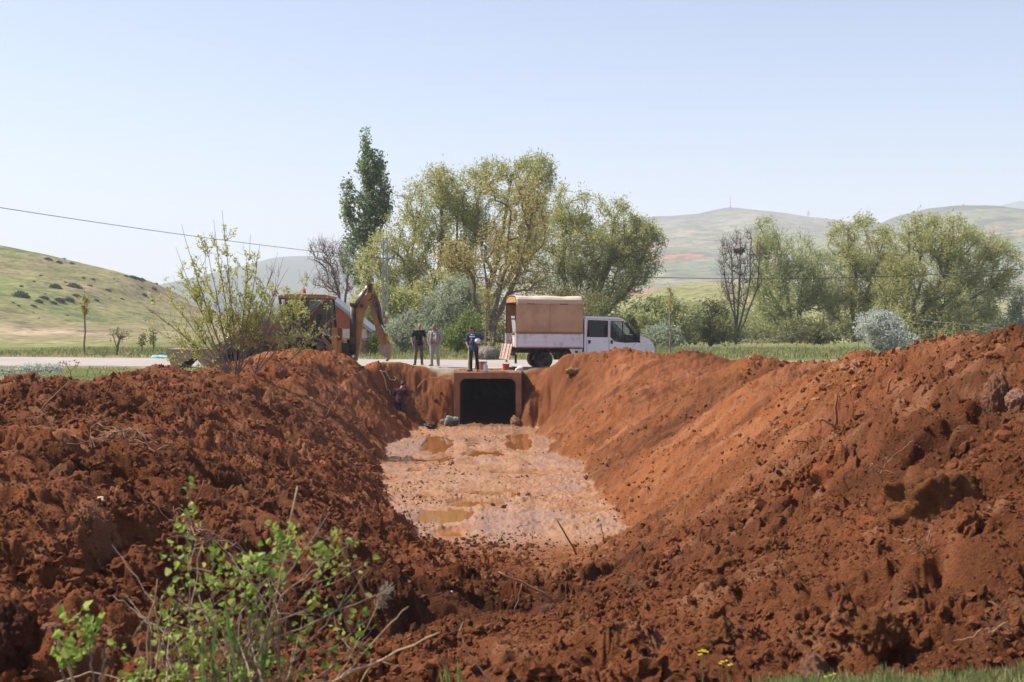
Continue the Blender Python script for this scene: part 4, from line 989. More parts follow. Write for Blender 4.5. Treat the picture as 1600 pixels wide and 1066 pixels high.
def scatter_clods():
    rng = np.random.default_rng(91); VV, FF, CC = [], [], []; k0 = 0
    tm = [clod_template(200+i, 3, .75) for i in range(5)] + [clod_template(220+i, 1, .7) for i in range(5)]
    for (n, yr, smin, smax, hi) in [(34000,(5.2,13),.005,.038,0),(34000,(9,24),.008,.055,0),(52000,(18,50),.012,.075,0),(1300,(5.5,50),.03,.11,1),(20000,(22,47.5),.014,.06,2)]:
        y = yr[0]*(yr[1]/yr[0])**rng.random(n); xm = .43*y+.5; x = rng.uniform(-1,1,n)*xm
        z, soil, mud, right, pud, base = ground_at(x, y)
        ok = (soil > .6) & (rng.random(n) < 1-.25*right*(base < .75)) & (rng.random(n) < 1-mud*np.where(fbm(x*.6,y*.4,99,3) > .1, .45, .97)) & (pud < .2)
        ok = ok if hi < 2 else ((mud > .4) & (pud < .15) & (rng.random(n) < sstep(.0,.4,fbm(x*.9,y*.55,98,4)+.5*sstep(25.5,22.5,y)+.25*sstep(.9,.4,mud))))
        ok &= ~((np.abs(x-CVX) < CVW/2+.1) & (y > CVY-.6))
        x, y, z, mud, right, base = x[ok], y[ok], z[ok], mud[ok], right[ok], base[ok]; m_ = len(x)
        s = smin + (smax-smin)*rng.random(m_)**3.2*np.clip(.55+1.3*fbm(x*.9,y*.9,97,3),.25,1.3); s *= np.where((mud > .5) & (hi < 2), .7, 1)*(1-.3*right)
        t = rng.integers(0, 5, m_) + (0 if hi == 1 else 5); Rm = rand_rot(rng, m_); sc = s[:,None]*rng.uniform(.7,1.2,(m_,3))
        tone = rng.uniform(.75,1.2,m_)
        for ti in range(10):
            q = np.where(t == ti)[0]
            if not len(q): continue
            co, f = tm[ti]
            V = np.einsum('nij,nvj->nvi', Rm[q], co[None]*sc[q][:,None,:]) + np.stack([x[q],y[q],z[q]+s[q]*.25],-1)[:,None,:]
            VV.append(V.reshape(-1,3)); FF.append((f[None]+np.arange(len(q))[:,None,None]*len(co)+k0).reshape(-1,3)); k0 += len(q)*len(co)
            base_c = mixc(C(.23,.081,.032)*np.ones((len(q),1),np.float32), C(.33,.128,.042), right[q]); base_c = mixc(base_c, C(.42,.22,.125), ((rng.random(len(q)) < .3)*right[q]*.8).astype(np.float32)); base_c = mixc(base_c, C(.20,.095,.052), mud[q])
            c = base_c*tone[q][:,None]; CC.append(np.repeat(np.concatenate([c, np.zeros((len(q),1))],1), len(co), 0))
    me = np_mesh('clods', np.concatenate(VV), np.concatenate(FF), False); colour_attr(me, np.concatenate(CC))
    tag(link('soil_clods', me, M_EARTH), 'loose crumbs and clods of red soil on the banks', None, None, 'stuff')
scatter_clods()
M_CLOD = {}
def big_clod(label, px, py, d, s, seed, colr=(.235,.092,.036), name='soil_clod', squash=(1,1,1), rz=0, sink=.25, cat='clod', rough=.4):
    co, f = clod_template(seed, 5, rough); co = co + .16*np.stack([np.abs(fbm(co[:,0]*5+seed, co[:,1]*5+co[:,2]*4, seed+2, 5, .65))*2-.5]*3, 1)*co
    p = at(px, py, d); zt = height(p.x, p.y); p.z = zt + s*(1-sink*2)*.5*squash[2]
    co = co*s*np.array(squash)*.5; c, sn = math.cos(rz), math.sin(rz); co = np.stack([co[:,0]*c-co[:,1]*sn, co[:,0]*sn+co[:,1]*c, co[:,2]], 1)
    me = np_mesh(name, co, f, True); n = fbm(co[:,0]*9+seed, co[:,1]*9+co[:,2]*7, 5, 3)
    colour_attr(me, np.concatenate([np.array(colr)[None]*(1+.35*n)[:,None], np.zeros((len(co),1))], 1))
    return tag(link(name, me, M_EARTH, None, p), label, cat)
big_clod('brown block of earth at the foot of the ramp pierced by a stick', 874, 938, 11.6, .30, 301, (.20,.10,.06), squash=(1.15,.9,.9))
big_clod('smooth faced slab of earth upright in the top right heap', 1556, 650, 12.3, .55, 302, (.27,.13,.075), squash=(.42,.4,1.0), rough=.2)
big_clod('large overhanging lump with roots in the right heap', 1460, 820, 9.6, .62, 303, squash=(1.2,.8,1.0), sink=.35)
big_clod('round clod with a dark underside at bottom right', 1375, 990, 7.2, .26, 304, squash=(1.0,.9,1.0))
big_clod('square dark clod on the face of the right heap', 1208, 850, 10.4, .24, 305, squash=(1.0,.8,.9))
big_clod('small dark clod left of the square clod', 1140, 870, 10.4, .22, 306)
big_clod('pale clod at the bottom edge below the heap', 1270, 1040, 6.4, .20, 307, (.26,.13,.075), squash=(1,.8,1.2))
big_clod('flat topped clod low on the right slope edge', 1080, 828, 16.5, .5, 308, (.26,.10,.04), squash=(1.2,.8,.6))
big_clod('brown clod at the lower left of the heap', 1130, 1000, 7.6, .22, 309)
big_clod('pale pinkish stone at the right edge of the heap', 1590, 685, 12, .22, 310, (.34,.18,.12), 'stone', cat='stone', rough=.2)
big_clod('pale flat stone at the left edge of the picture', 82, 957, 7.4, .10, 311, (.36,.17,.09), 'stone', squash=(1.3,1,.5), cat='stone', rough=.2)
big_clod('clod coloured dark for a shaded hole by the left frame edge', 12, 990, 6.6, .36, 312, (.13,.05,.028), squash=(.8,.8,1.1))  # dark colour stands in for the shade of a hole
big_clod('grey boulder on the verge behind the terracotta bucket', 763, 562, 64, .95, 313, (.30,.25,.20), 'boulder', squash=(1.2,.9,.9), cat='boulder', rough=.2)
big_clod('pale mud covered lump leaning on the culvert right jamb', 806, 655, 48.0, .4, 314, (.36,.19,.11), sink=.3)
big_clod('tan stone beside the truck rear wheel', 895, 566, 47.4, .42, 315, (.38,.20,.10), 'stone', squash=(1.2,.9,.7), sink=.55, cat='stone')
# roots and sticks lying on the soil
M_ROOT = pm('dry_roots', (.30,.16,.085), .85, .3, 20); M_PALE = pm('split_wood', (.62,.44,.27), .8, .2, 20)
def on_ground(px, py, d, up=.03):
    p = at(px, py, d); return Vector((p.x, p.y, height(p.x, p.y)+up))
def ray_soil(px, py, lo=5.0, hi=50.0):
    ds = np.concatenate([np.linspace(lo, hi, 700)]); xs = (px-800)/FPX*ds; zs = ZC-(py-500)/FPX*ds
    hz = ground_at(xs, ds)[0]; k = np.where(zs <= hz)[0]; i = k[0] if len(k) else len(ds)-1
    return Vector((xs[i], ds[i], hz[i]))
def tangle(label, cx, cy, rx, ry, n, seed, r=.006):
    rng = random.Random(seed); c = ray_soil(cx, cy); mb = MB(); s = c.y/FPX
    links = []
    for i in range(n):
        a = rng.uniform(0, PI)*.6 - .5; L = rng.uniform(.25,.9)*rx*s; o = Vector((rng.gauss(0,.4)*rx*s, rng.gauss(0,.15), rng.gauss(0,.35)*ry*s)); o = links[rng.randrange(len(links))].copy() - Vector((0,-.08,.05)) if links else o
        v = Vector((math.cos(a)*rng.choice((-1,1)), rng.gauss(0,.25), math.sin(a)+rng.gauss(0,.35)))
        pts = []; p = o.copy()
        for k in range(7): 
            pts.append(p + Vector((0,-.08,.05))); v = (v + Vector((rng.gauss(0,.22), rng.gauss(0,.2), rng.gauss(0,.25)))).normalized(); p = p + v*L/6
            w_ = c + p; zt = height(w_.x, w_.y)+.02
            if w_.z < zt: p.z = zt - c.z
            if w_.z > zt+.18: p.z = zt + .18 - c.z
        links += pts[2:]; rr_ = r*rng.uniform(.5,1.3); mb.tube(pts, [rr_*(1-.6*k/6) for k in range(7)], 5)
    return tag(mb.build('root_tangle', M_ROOT, None, True, loc=c), label, 'roots')
tangle('tangle of pale dry roots on the left bank', 110, 690, 110, 34, 30, 1, .008)
tangle('larger tangle of roots around a dark hollow at lower left', 255, 830, 130, 60, 36, 2, .008)
tangle('fine hanging roots on the lump in the right heap', 1465, 890, 40, 40, 12, 3, .005)
tangle('few thin roots at the right edge of the heap', 1560, 1020, 70, 20, 10, 4, .005)
tangle('fine roots in the hollow of the upper right heap', 1350, 760, 40, 30, 12, 5, .006)
def stick(label, a, b, r, mat_=None, name='stick', lift=0.0, d=None):
    p = ray_soil(*a) if d is None else at(a[0], a[1], d); q = at(b[0], b[1], p.y - .05)
    n = 6; rr = random.Random(int(a[0]*3+a[1])); pts = [Vector((0,0,-.04))]
    for i in range(1, n): pts.append((q-p)*(i/(n-1)) + Vector((rr.gauss(0,.006), rr.gauss(0,.006), rr.gauss(0,.006))))
    return tag(MB().tube(pts, [r*(1-.4*i/(n-1)) for i in range(n)], 6).build(name, mat_ or M_ROOT, None, True, loc=p), label, 'stick')
M_STAKE = pm('brown_stick', (.27,.115,.055), .85, .25, 15)
stick('upright brown stake on the right slope', (1306,668), (1307,616), .025, M_STAKE)
stick('short stick leaning beside the upright stake', (1305,670), (1282,655), .018, M_ROOT)
stick('stick lying below the upright stake', (1265,692), (1238,688), .015, M_STAKE)
stick('slanting stick at the near end of the mud floor', (902,868), (868,810), .02, M_STAKE)
stick('thin short twig standing right of the slanting stick', (945,850), (938,818), .01, M_STAKE)
stick('long thin root sticking out of the brown earth block', (868,935), (777,893), .012, M_ROOT, d=11.3)
stick('pair of upright dry stems left of the earth block', (803,958), (818,908), .010, M_ROOT)
stick('single dry stem beside the pair of stems', (806,945), (806,910), .008, M_ROOT)
stick('brown stake near the crest of the right slope', (1385,618), (1393,590), .02, M_STAKE)
stick('thin stick upright on the right ridge crest', (1362,560), (1362,545), .012, M_STAKE)
stick('straight twig on the upper left bank crest', (62,640), (108,596), .012, M_ROOT)
stick('fallen twig on the left slope near the tree', (508,650), (530,615), .02, M_ROOT)
stick('curved twig on the left slope above the bramble', (305,790), (320,752), .010, M_ROOT)
stick('pale split wood chip beside the dark hollow', (228,872), (243,890), .022, M_PALE)
stick('small pale wood chip on the left bank', (154,778), (162,782), .02, M_PALE)
stick('brown stick in the left bank by the bramble', (332,848), (345,838), .014, M_STAKE)
tag(MB().ball((0,0,0), (.014,.01,.012), 7, 5).build('pebble', pm('white_pebble', (.7,.68,.62), .6, .1), None, True, loc=ray_soil(706,928)+Vector((0,0,.012))), 'tiny white pebble on the red ramp', 'pebble')
# pale herbs by the left frame edge behind the bank
tree('white_leaved_herb', 'patch of pale silvery herbs behind the left bank', 'plant', 31, 45, [(30,580,36,10,0,.5),(70,578,30,9,0,.5),(15,590,20,8,0,.4)], 120, 30, .05, .03, L_SILVER, M_FST, 95, [[(45,585)]], .07, .15, tip=.004, base_z=.15)
tree('leafy_weed', 'dark stemmed weed leaning right on the left bank crest', 'plant', 29, 112, [(108,572,14,10,0,.2),(130,570,20,8,0,.2),(95,588,16,8,0,.2)], 40, 8, .05, .035, L_SHRUB, M_STEM, 96, [[(110,580)]], .05, .12, tip=.005, base_z=.55)
# ================================================================== CULVERT
M_CONC = pm('stained_concrete', (.33,.17,.095), .85, .25, 2.5, bump=.35, bscale=30, dirt=(.25,.10,.04), dirt_amt=.6, dscale=1.6)
M_CONCIN = pm('tunnel_concrete', (.28,.17,.105), .8, .25, 2, dirt=(.2,.09,.04), dirt_amt=.5)  # inside tone, a little darker than the mouth frame
def culvert():
    root = empty('box_culvert', (CVX, CVY, FLOOR), 0, 'square concrete box culvert mouth stained red with mud', 'culvert')
    w, h, t = CVW/2, CVH, .22; ch = .16
    out = [(-w,-.25),(w,-.25),(w,h),(-w,h)]
    inn = [(-w+t,0),(-w+t,h-t-ch),(-w+t+ch,h-t),(w-t-ch,h-t),(w-t,h-t-ch),(w-t,0)]
    MB().prism(out, 0, .6, [inn]).build('mouth_frame', M_CONC, root, bevel=.015)
    MB().prism([(-w+.02,-.23),(w-.02,-.23),(w-.02,h-.02),(-w+.02,h-.02)], .6, 17.5, [[(a*1.003, b+.003 if b else 0.004) for a, b in inn]]).build('tunnel', M_CONCIN, root)
    MB().box((-w+.1,17.5,-.2),(w-.1,17.8,h-.1)).build('light_stop', M_CONCIN, root)  # added plug, keeps light out of the far end of the tunnel
    # mud lying on the tunnel floor
    X, Y = np.meshgrid(np.linspace(-w+t+.004, w-t-.004, 40), np.linspace(-.15, 16, 120)); Z = .07+.05*fbm(X*2, Y*1.2, 5, 4)
    me = np_mesh('floor_mud', np.stack([X,Y,Z],-1).reshape(-1,3), grid_faces(*X.shape).reshape(-1,4), True)
    colour_attr(me, np.concatenate([np.array([.25,.12,.06])*np.ones(X.shape+(1,)), .5*np.ones(X.shape+(1,))], -1)); link('floor_mud', me, M_EARTH, root)
culvert()

# ================================================================== TRUCK
M_WHITE = pm('white_paint', (.88,.87,.86), .32, .02, 2, dirt=(.62,.54,.47), dirt_amt=.15, dscale=1.2)
M_BED = pm('dusty_white_bed_paint', (.84,.81,.79), .55, .05, 2, dirt=(.5,.38,.30), dirt_amt=.22, dscale=1.8)
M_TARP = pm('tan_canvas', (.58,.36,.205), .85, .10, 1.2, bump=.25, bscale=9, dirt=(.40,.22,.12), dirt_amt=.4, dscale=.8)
M_TARPT = pm('pale_top_canvas', (.60,.46,.32), .85, .08, 1.5, bump=.2, bscale=9)  # canopy top, paler than the canvas sides
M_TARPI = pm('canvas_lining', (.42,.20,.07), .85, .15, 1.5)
M_RUBBER = pm('dusty_rubber', (.035,.032,.03), .85, .3, 6, dirt=(.18,.13,.10), dirt_amt=.35)
M_RIM = pm('dusty_steel_rim', (.28,.24,.21), .6, .2, 6)
M_BLACK = pm('black_plastic', (.02,.02,.021), .55, .2, 8)
M_CHAS = pm('dirty_chassis', (.05,.04,.034), .8, .3, 6, dirt=(.20,.13,.09), dirt_amt=.4)
M_RUST = pm('rusty_edge', (.36,.17,.09), .8, .3, 8)
M_GLASS = glass_mat('tinted_glass', (.66,.70,.68))
M_DGLASS = glass_mat('dark_rear_glass', (.42,.46,.47))
M_SEAT = pm('dark_seat_cloth', (.05,.05,.055), .9, .2, 8)
M_CURT = pm('pale_curtain', (.42,.46,.44), .9, .15, 12)
M_RED = pm('red_lens', (.45,.05,.02), .3, .15, 10); M_AMB = pm('orange_lens', (.7,.22,.03), .3, .15, 10)
M_LAMP = pm('headlamp_lens', (.7,.72,.72), .12, .05, 10, spec=.8)
M_STEEL = pm('grey_steel', (.30,.31,.31), .45, .2, 8, metallic=.6, dirt=(.25,.16,.10), dirt_amt=.3)
M_GREY = pm('grey_machine_paint', (.33,.35,.36), .5, .15, 5, dirt=(.25,.17,.12), dirt_amt=.3)
M_WOODP = pm('weathered_pinkish_boards', (.58,.43,.35), .85, .15, 3, dirt=(.36,.2,.13), dirt_amt=.5, dscale=2.5)
def wheel(parent, c, r, w, name='wheel', rimr=.55, lugs=False, rim_m=None):
    """axis along Y"""
    root = bpy.data.objects.new(name, None); COL.objects.link(root); root.parent = parent; root.location = c
    t = MB().lathe([(r*rimr,-w/2),(r*.9,-w/2),(r*.97,-w*.42),(r,-w*.25),(r,w*.25),(r*.97,w*.42),(r*.9,w/2),(r*rimr,w/2),(r*rimr,-w/2)], (0,0,0), 36, 'y')
    if lugs:
        for k in range(22):
            a = k*2*PI/22
            for sgn in (-1,1):
                p = Vector((math.cos(a+sgn*.06)*r*1.0, sgn*w*.42, math.sin(a+sgn*.06)*r*1.0)); q = Vector((math.cos(a-sgn*.10)*r*1.01, sgn*.02, math.sin(a-sgn*.10)*r*1.01)); t.bar(p, q, r*.07, r*.09)
    t.build('tyre', M_RUBBER, root, 'auto')
    rm = MB().lathe([(r*rimr+.004,-w*.40),(r*rimr*.93,-w*.38),(r*rimr*.85,-w*.22),(r*.25,-w*.18),(r*.2,-w*.30),(.005,-w*.31)], (0,0,0), 30, 'y')
    rm.lathe([(r*rimr+.004,w*.40),(r*rimr*.9,w*.36),(r*rimr*.85,w*.15),(.005,w*.15)], (0,0,0), 30, 'y')
    for k in range(6):
        a = k*PI/3; rm.lathe([(.02,-.012),(.02,.0),(.001,.0)], (math.cos(a)*r*.32,-w*.2-.004,math.sin(a)*r*.32), 6, 'y')
    rm.build('rim', rim_m or M_RIM, root, 'auto')
    return root
def truck():
    px0 = at(806, 500, 51.2)
    root = empty('pickup_truck', (px0.x, px0.y, .0), R(12), 'white crew cab pickup truck with tan canvas canopy over the bed', 'truck')
    root.rotation_euler = (R(.0), R(.5), R(12))
    W = 1.98
    # ---- cab shell (near flank y=.0, far flank y=W); profile x,z
    body = [(2.83,.38),(4.30,.38),(4.36,.55),(4.50,.74),(4.72,.83),(4.95,.80),(5.12,.66),(5.20,.45),(5.24,.36),(5.72,.36),(5.79,.52),(5.80,.86),(5.72,1.06),(5.54,1.21),(5.20,1.36),(5.02,1.40),(4.86,1.55),(4.62,1.83),(4.46,2.02),(4.28,2.085),(3.80,2.115),(3.2,2.12),(2.88,2.08),(2.83,1.98)]
    w1 = [(2.95,1.30),(3.80,1.29),(3.80,1.94),(2.98,1.96)]
    w2 = [(3.93,1.29),(4.12,1.12),(4.55,1.07),(5.08,1.09),(5.02,1.22),(4.46,1.93),(3.93,1.94)]
    def flank(y0, y1): return MB().prism(body, y0, y1, [w1, w2])
    fl = flank(0, .05)
    fl.build('side_panel', M_WHITE, root, bevel=.008)
    flank(W-.05, W).build('side_panel', M_WHITE, root, bevel=.008)
    # skin across the cab: roof, bonnet, nose, back, floor
    def skin(pts, name, mat_, y0=.05, y1=W-.05, th=.04):
        mb = MB(); n = len(pts)
        for i in range(n-1):
            (xa,za),(xb,zb) = pts[i], pts[i+1]; dx, dz = xb-xa, zb-za; l = math.hypot(dx,dz); nx, nz = dz/l*th, -dx/l*th
            mb._add([Vector(v) for v in ((xa,y0,za),(xa,y1,za),(xb,y1,zb),(xb,y0,zb),(xa+nx,y0,za+nz),(xa+nx,y1,za+nz),(xb+nx,y1,zb+nz),(xb+nx,y0,zb+nz))], [(0,1,2,3),(7,6,5,4),(0,3,7,4),(1,5,6,2),(0,4,5,1),(3,2,6,7)])
        return mb.build(name, mat_, root)
    skin([(2.83,1.98),(2.88,2.08),(3.2,2.12),(3.80,2.115),(4.28,2.085),(4.46,2.02)], 'roof', M_WHITE)
    skin([(5.02,1.40),(5.20,1.36),(5.54,1.21),(5.72,1.06)], 'bonnet', M_WHITE)
    skin([(5.72,1.06),(5.80,.86),(5.79,.52),(5.72,.36)], 'nose', M_WHITE)
    MB().box((2.84,.05,.38),(2.87,W-.05,1.25)).box((2.84,.05,1.85),(2.87,W-.05,2.0)).box((2.84,.05,1.25),(2.87,.3,1.85)).box((2.84,W-.3,1.25),(2.87,W-.05,1.85)).build('back_wall', M_WHITE, root)
    MB().box((2.85,.05,.40),(5.1,W-.05,.46)).build('floor_pan', M_CHAS, root)
    MB().box((4.95,.06,.46),(5.10,W-.06,1.15)).build('bulkhead', M_BLACK, root)
    g = MB()._add([Vector(v) for v in ((5.01,.06,1.385),(4.47,.10,2.0),(4.47,W-.10,2.0),(5.01,W-.06,1.385))], [(0,1,2,3)]); g.build('windscreen', M_GLASS, root)
    for y in (.02, W-.03):
        MB()._add([Vector((x,y,z)) for x,z in w1], [(0,1,2,3)]).build('window', M_DGLASS, root)
        m2 = MB().prism(w2, y, y+.008); m2.build('window', M_GLASS, root)
    # black pillar, quarter window bar, seals on the near flank, mirror
    MB().prism([(4.52,1.90),(4.60,1.88),(5.16,1.20),(5.20,1.06),(5.05,1.07),(5.0,1.2)], -.006, .0).build('pillar_trim', M_BLACK, root)
    MB().box((4.42,.012,1.06),(4.46,.04,1.92)).build('quarter_window_bar', M_BLACK, root)
    sl = MB()
    def outline(poly, wd=.018):
        for a, b in zip(poly, poly[1:]+poly[:1]): sl.bar((a[0],-.004,a[1]), (b[0],-.004,b[1]), .008, wd)
    outline(w1, .03); outline(w2, .03); sl.build('window_seal', M_BLACK, root)
    seam = MB()
    for poly in ([(2.93,.42),(2.93,2.02)],[(3.86,.42),(3.86,2.03)],[(2.93,.42),(4.28,.42)],[(2.93,2.02),(4.4,2.0)],[(4.86,.86),(5.0,1.06)],[(4.34,.62),(4.5,.8),(4.74,.86)],[(2.85,.62),(4.32,.62)]):
        for a, b in zip(poly, poly[1:]): seam.bar((a[0],-.001,a[1]),(b[0],-.001,b[1]), .006, .011)
    seam.build('door_seam', M_CHAS, root)
    for x in (2.99, 3.93): MB().box((x,-.025,1.02),(x+.09,.0,1.16)).build('door_handle', M_BLACK, root, bevel=.01)
    mr = MB().box((4.98,-.24,1.20),(5.10,-.06,1.48)); mr.bar((5.05,-.08,1.22),(5.06,.02,1.15),.05); mr.build('mirror', M_BLACK, root, bevel=.025)
    mr = MB().box((4.98,W+.06,1.20),(5.10,W+.24,1.48)); mr.bar((5.05,W+.08,1.22),(5.06,W-.02,1.15),.05); mr.build('mirror', M_BLACK, root, bevel=.025)
    MB().prism([(5.34,.74),(5.72,.74),(5.81,.86),(5.70,1.0),(5.50,1.03)], -.006, .25).build('headlight', M_LAMP, root, bevel=.01)
    MB().prism([(5.34,.74),(5.72,.74),(5.81,.86),(5.70,1.0),(5.50,1.03)], W-.25, W+.006).build('headlight', M_LAMP, root, bevel=.01)
    MB().prism([(5.26,.28),(5.84,.28),(5.87,.52),(5.80,.58),(5.30,.58)], -.01, W+.01).build('bumper', M_BLACK, root, bevel=.02)
    # door emblem: small blue and white disc
    e = MB().lathe([(.075,-.004),(.075,-.001),(.001,-.001)], (4.28,0,.78), 20, 'y').build('door_emblem', pm('emblem_pale', (.62,.72,.78), .5, .05), root)
    e2 = MB(); e2.prism([(4.225,.735),(4.335,.735),(4.32,.775),(4.28,.79),(4.24,.775)], -.008, -.0045); e2.prism([(4.25,.795),(4.31,.795),(4.28,.835)], -.008, -.0045); e2.build('blue_mark', pm('emblem_blue', (.05,.22,.45), .5, .1), e)
    # seats and steering wheel, curtain
    for x, n_ in ((4.05,'seat'),(3.0,'rear_seat')):
        for y in ((.22,.92),(1.05,1.75)):
            s = MB().box((x,y[0],.55),(x+.5,y[1],.85)).box((x-.02,y[0]+.03,.85),(x+.14,y[1]-.03,1.5)).box((x,y[0]+.2,1.52),(x+.1,y[1]-.2,1.75)); s.build(n_, M_SEAT, root, bevel=.04)
    st = MB(); ax = Vector((4.62,1.48,1.22)); 
    cir = [ax + Vector((math.sin(a)*.09, math.cos(a)*.2, math.sin(a)*.18)) for a in np.linspace(0,2*PI,25)]
    st.tube(cir, .016, 6, False); st.bar(ax, (4.85,1.48,1.0), .04)
    for a in (.3, PI-.3, -PI/2): st.bar(ax, ax+Vector((math.sin(a)*.09, math.cos(a)*.2, math.sin(a)*.18)), .025)
    so_ = st.build('steering_wheel', M_BLACK, root, True)
    st = MB(); ax = Vector((4.62,.52,1.22)); cir = [ax + Vector((math.sin(a)*.09, math.cos(a)*.2, math.sin(a)*.18)) for a in np.linspace(0,2*PI,25)]
    st.tube(cir, .016, 6, False); st.bar(ax, (4.85,.52,1.0), .04); bpy.data.objects.remove(so_); st.build('steering_wheel', M_BLACK, root, True)
    cu = MB(); 
    for k in range(14):
        x0 = 3.05+k*.045; cu.box((x0,.10+.02*(k%2),1.27),(x0+.047,.115+.02*(k%2),1.92))
    cu.build('curtain', M_CURT, root)
    # ---- chassis, tank, mudguard
    c = MB()
    for y in (.5, W-.62): c.box((-.12,y,.62),(2.9,y+.12,.80))
    for x in (-.05,.75,1.9,2.6): c.box((x,.5,.66),(x+.08,W-.5,.76))
    c.box((1.2-.05,.3,.28),(1.25+.05,W-.3,.38)); c.ball((1.22,W/2,.34),(.2,.2,.2),12,8)
    c.build('chassis', M_CHAS, root)
    MB().box((1.75,.3,.36),(2.45,.62,.66)).build('fuel_tank', M_CHAS, root, bevel=.05)
    MB().box((2.32,.02,.52),(2.68,.06,.80)).prism([(2.2,.80),(2.75,.80),(2.70,.56),(2.36,.52)], .0, .02).build('side_step', M_BED, root)
    MB().box((2.44,-.012,.60),(2.56,.0,.72)).build('filler_flap', M_BLACK, root)
    for y in (.1, W-.5): 
        wheel(root, (1.22, y+.16, .345), .345, .22); wheel(root, (1.22, y+.40, .345), .345, .18)
    wheel(root, (4.86, .16, .345), .345, .22); wheel(root, (4.86, W-.16, .345), .345, .22)
    arch = MB(); n = 12
    for k in range(n):
        a0, a1 = PI*k/n, PI*(k+1)/n; r = .46
        arch.bar((1.22+math.cos(a0)*r,.24,.36+math.sin(a0)*r*.86),(1.22+math.cos(a1)*r,.24,.36+math.sin(a1)*r*.86),.36,.02)
    arch.build('mudguard', M_BLACK, root)
    for y in (.08, W-.08):
        MB().box((-.16,y-.10,.52),(-.02,y+.22,.70)).build('tail_lamp_housing', M_CHAS, root, bevel=.02)
        MB().box((-.175,y-.06,.55),(-.16,y+.18,.66)).build('tail_light', M_RED, root)
        MB().box((.02,y-.02,.20),(.05,y+.28,.56)).build('mud_flap', M_RUBBER, root)
    # ---- bed: floor, drop sides with pressed ribs
    MB().box((-.10,.03,.80),(2.76,W-.03,.86)).build('bed_floor', M_CHAS, root)
    for y0, sg in ((-.02,-1),(W+.02,1)):
        s = MB(); s.box((0,min(y0,y0-sg*.04),.84),(2.72,max(y0,y0-sg*.04),1.40))
        for z in (.90, 1.08, 1.24): s.box((.06,min(y0+sg*.018,y0),z),(2.66,max(y0+sg*.018,y0),z+.10))
        s.box((-.03,min(y0+sg*.022,y0-sg*.02),.84),(.03,max(y0+sg*.022,y0-sg*.02),1.42)).box((2.68,min(y0+sg*.022,y0-sg*.02),.84),(2.74,max(y0+sg*.022,y0-sg*.02),1.42))
        s.build('side_board', M_BED, root, bevel=.006)
        r_ = MB().bar((0,y0+sg*.02,.85),(2.72,y0+sg*.02,.85),.02,.035); r_.bar((0,y0+sg*.012,1.415),(2.72,y0+sg*.012,1.415),.035,.03); r_.build('rusty_rail', M_RUST, root)
    MB().box((2.72,-.02,.84),(2.77,W+.02,1.42)).build('headboard', M_BED, root)
    # hanging tailgate of boards with cross straps
    tg = bpy.data.objects.new('tailgate', None); COL.objects.link(tg); tg.parent = root; tg.location = (-.12,0,.98); tg.rotation_euler = (0, R(12), 0)
    b = MB()
    for k in range(5): b.box((-.03,.02,-.13*k-.125),(0,W-.02,-.13*k-.004))
    b.build('boards', M_WOODP, tg, bevel=.006)
    b = MB()
    for y in (.35,1.0,1.63): b.box((-.05,y,-.62),(-.03,y+.06,0))
    b.build('straps', M_CHAS, tg)
    # ---- canopy: hooped tarpaulin with an open rear
    zt, zb = 2.93, 1.43
    side = []
    prof = [(-.03,zb),(-.035,1.9),(-.03,2.3),(-.015,2.62),(.02,2.78),(.10,2.875),(.24,2.925),(.6,2.95),(W/2,2.96)]
    prof = prof + [(W-y, z) for y, z in prof[-2::-1]]
    def tarp(i0, i1, name, mat_, x0=.0, x1=2.76, off=0.0):
        nx = 30; V = []; pts = prof[i0:i1+1]
        dense = []
        for (a,b_),(c_,d_) in zip(pts, pts[1:]):
            for t in np.linspace(0,1,6)[:-1]: dense.append((a+(c_-a)*t, b_+(d_-b_)*t))
        dense.append(pts[-1])
        for i in range(nx+1):
            x = x0+(x1-x0)*i/nx; sag = .035*math.sin(i/nx*PI*2)**2
            for y, z in dense:
                wr = .012*fbm(np.array([x*2.2]), np.array([z*3+y]), 31, 3)[0]
                sgn = -1 if y < W/2 else 1
                V.append((x, y + (wr*sgn + (sag*.6*-sgn if 1.5 < z < 2.7 else 0)) + off*sgn, z + (wr-sag if z > 2.8 else 0) + off))
        m_ = len(dense); F = [(i*m_+j, (i+1)*m_+j, (i+1)*m_+j+1, i*m_+j+1) for i in range(nx) for j in range(m_-1)]
        me = np_mesh(name, np.array(V), np.array(F), True); o = link(name, me, mat_, root)
        md = o.modifiers.new('thick','SOLIDIFY'); md.thickness = .008
        return o
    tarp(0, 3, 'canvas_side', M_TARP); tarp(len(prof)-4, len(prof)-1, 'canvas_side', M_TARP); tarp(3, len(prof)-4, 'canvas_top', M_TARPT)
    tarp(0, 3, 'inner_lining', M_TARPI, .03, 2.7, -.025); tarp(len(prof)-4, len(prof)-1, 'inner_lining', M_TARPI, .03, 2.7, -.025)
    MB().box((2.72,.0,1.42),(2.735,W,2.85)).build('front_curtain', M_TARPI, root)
    fr = MB()
    for x in (.0,1.38,2.70):
        fr.tube([(x, y*.965+W/2*.035, z-.03) for y, z in prof], .022, 8)
    for y, z in ((.02,2.6),(W-.02,2.6),(W/2,2.9)): fr.bar((0,y,z),(2.7,y,z),.03)
    fr.build('hoop_frame', M_CHAS, root)
    se = MB()
    se.bar((.02,-.055,2.58),(2.74,-.055,2.58),.006,.010)
    for x in (1.38,): se.bar((x,-.056,1.46),(x,-.056,2.6),.012,.006)
    se.bar((.02,-.05,1.45),(2.74,-.05,1.45),.012,.03)
    se.build('canvas_seam', pm('canvas_hem', (.36,.17,.08), .9, .15, 5), root)
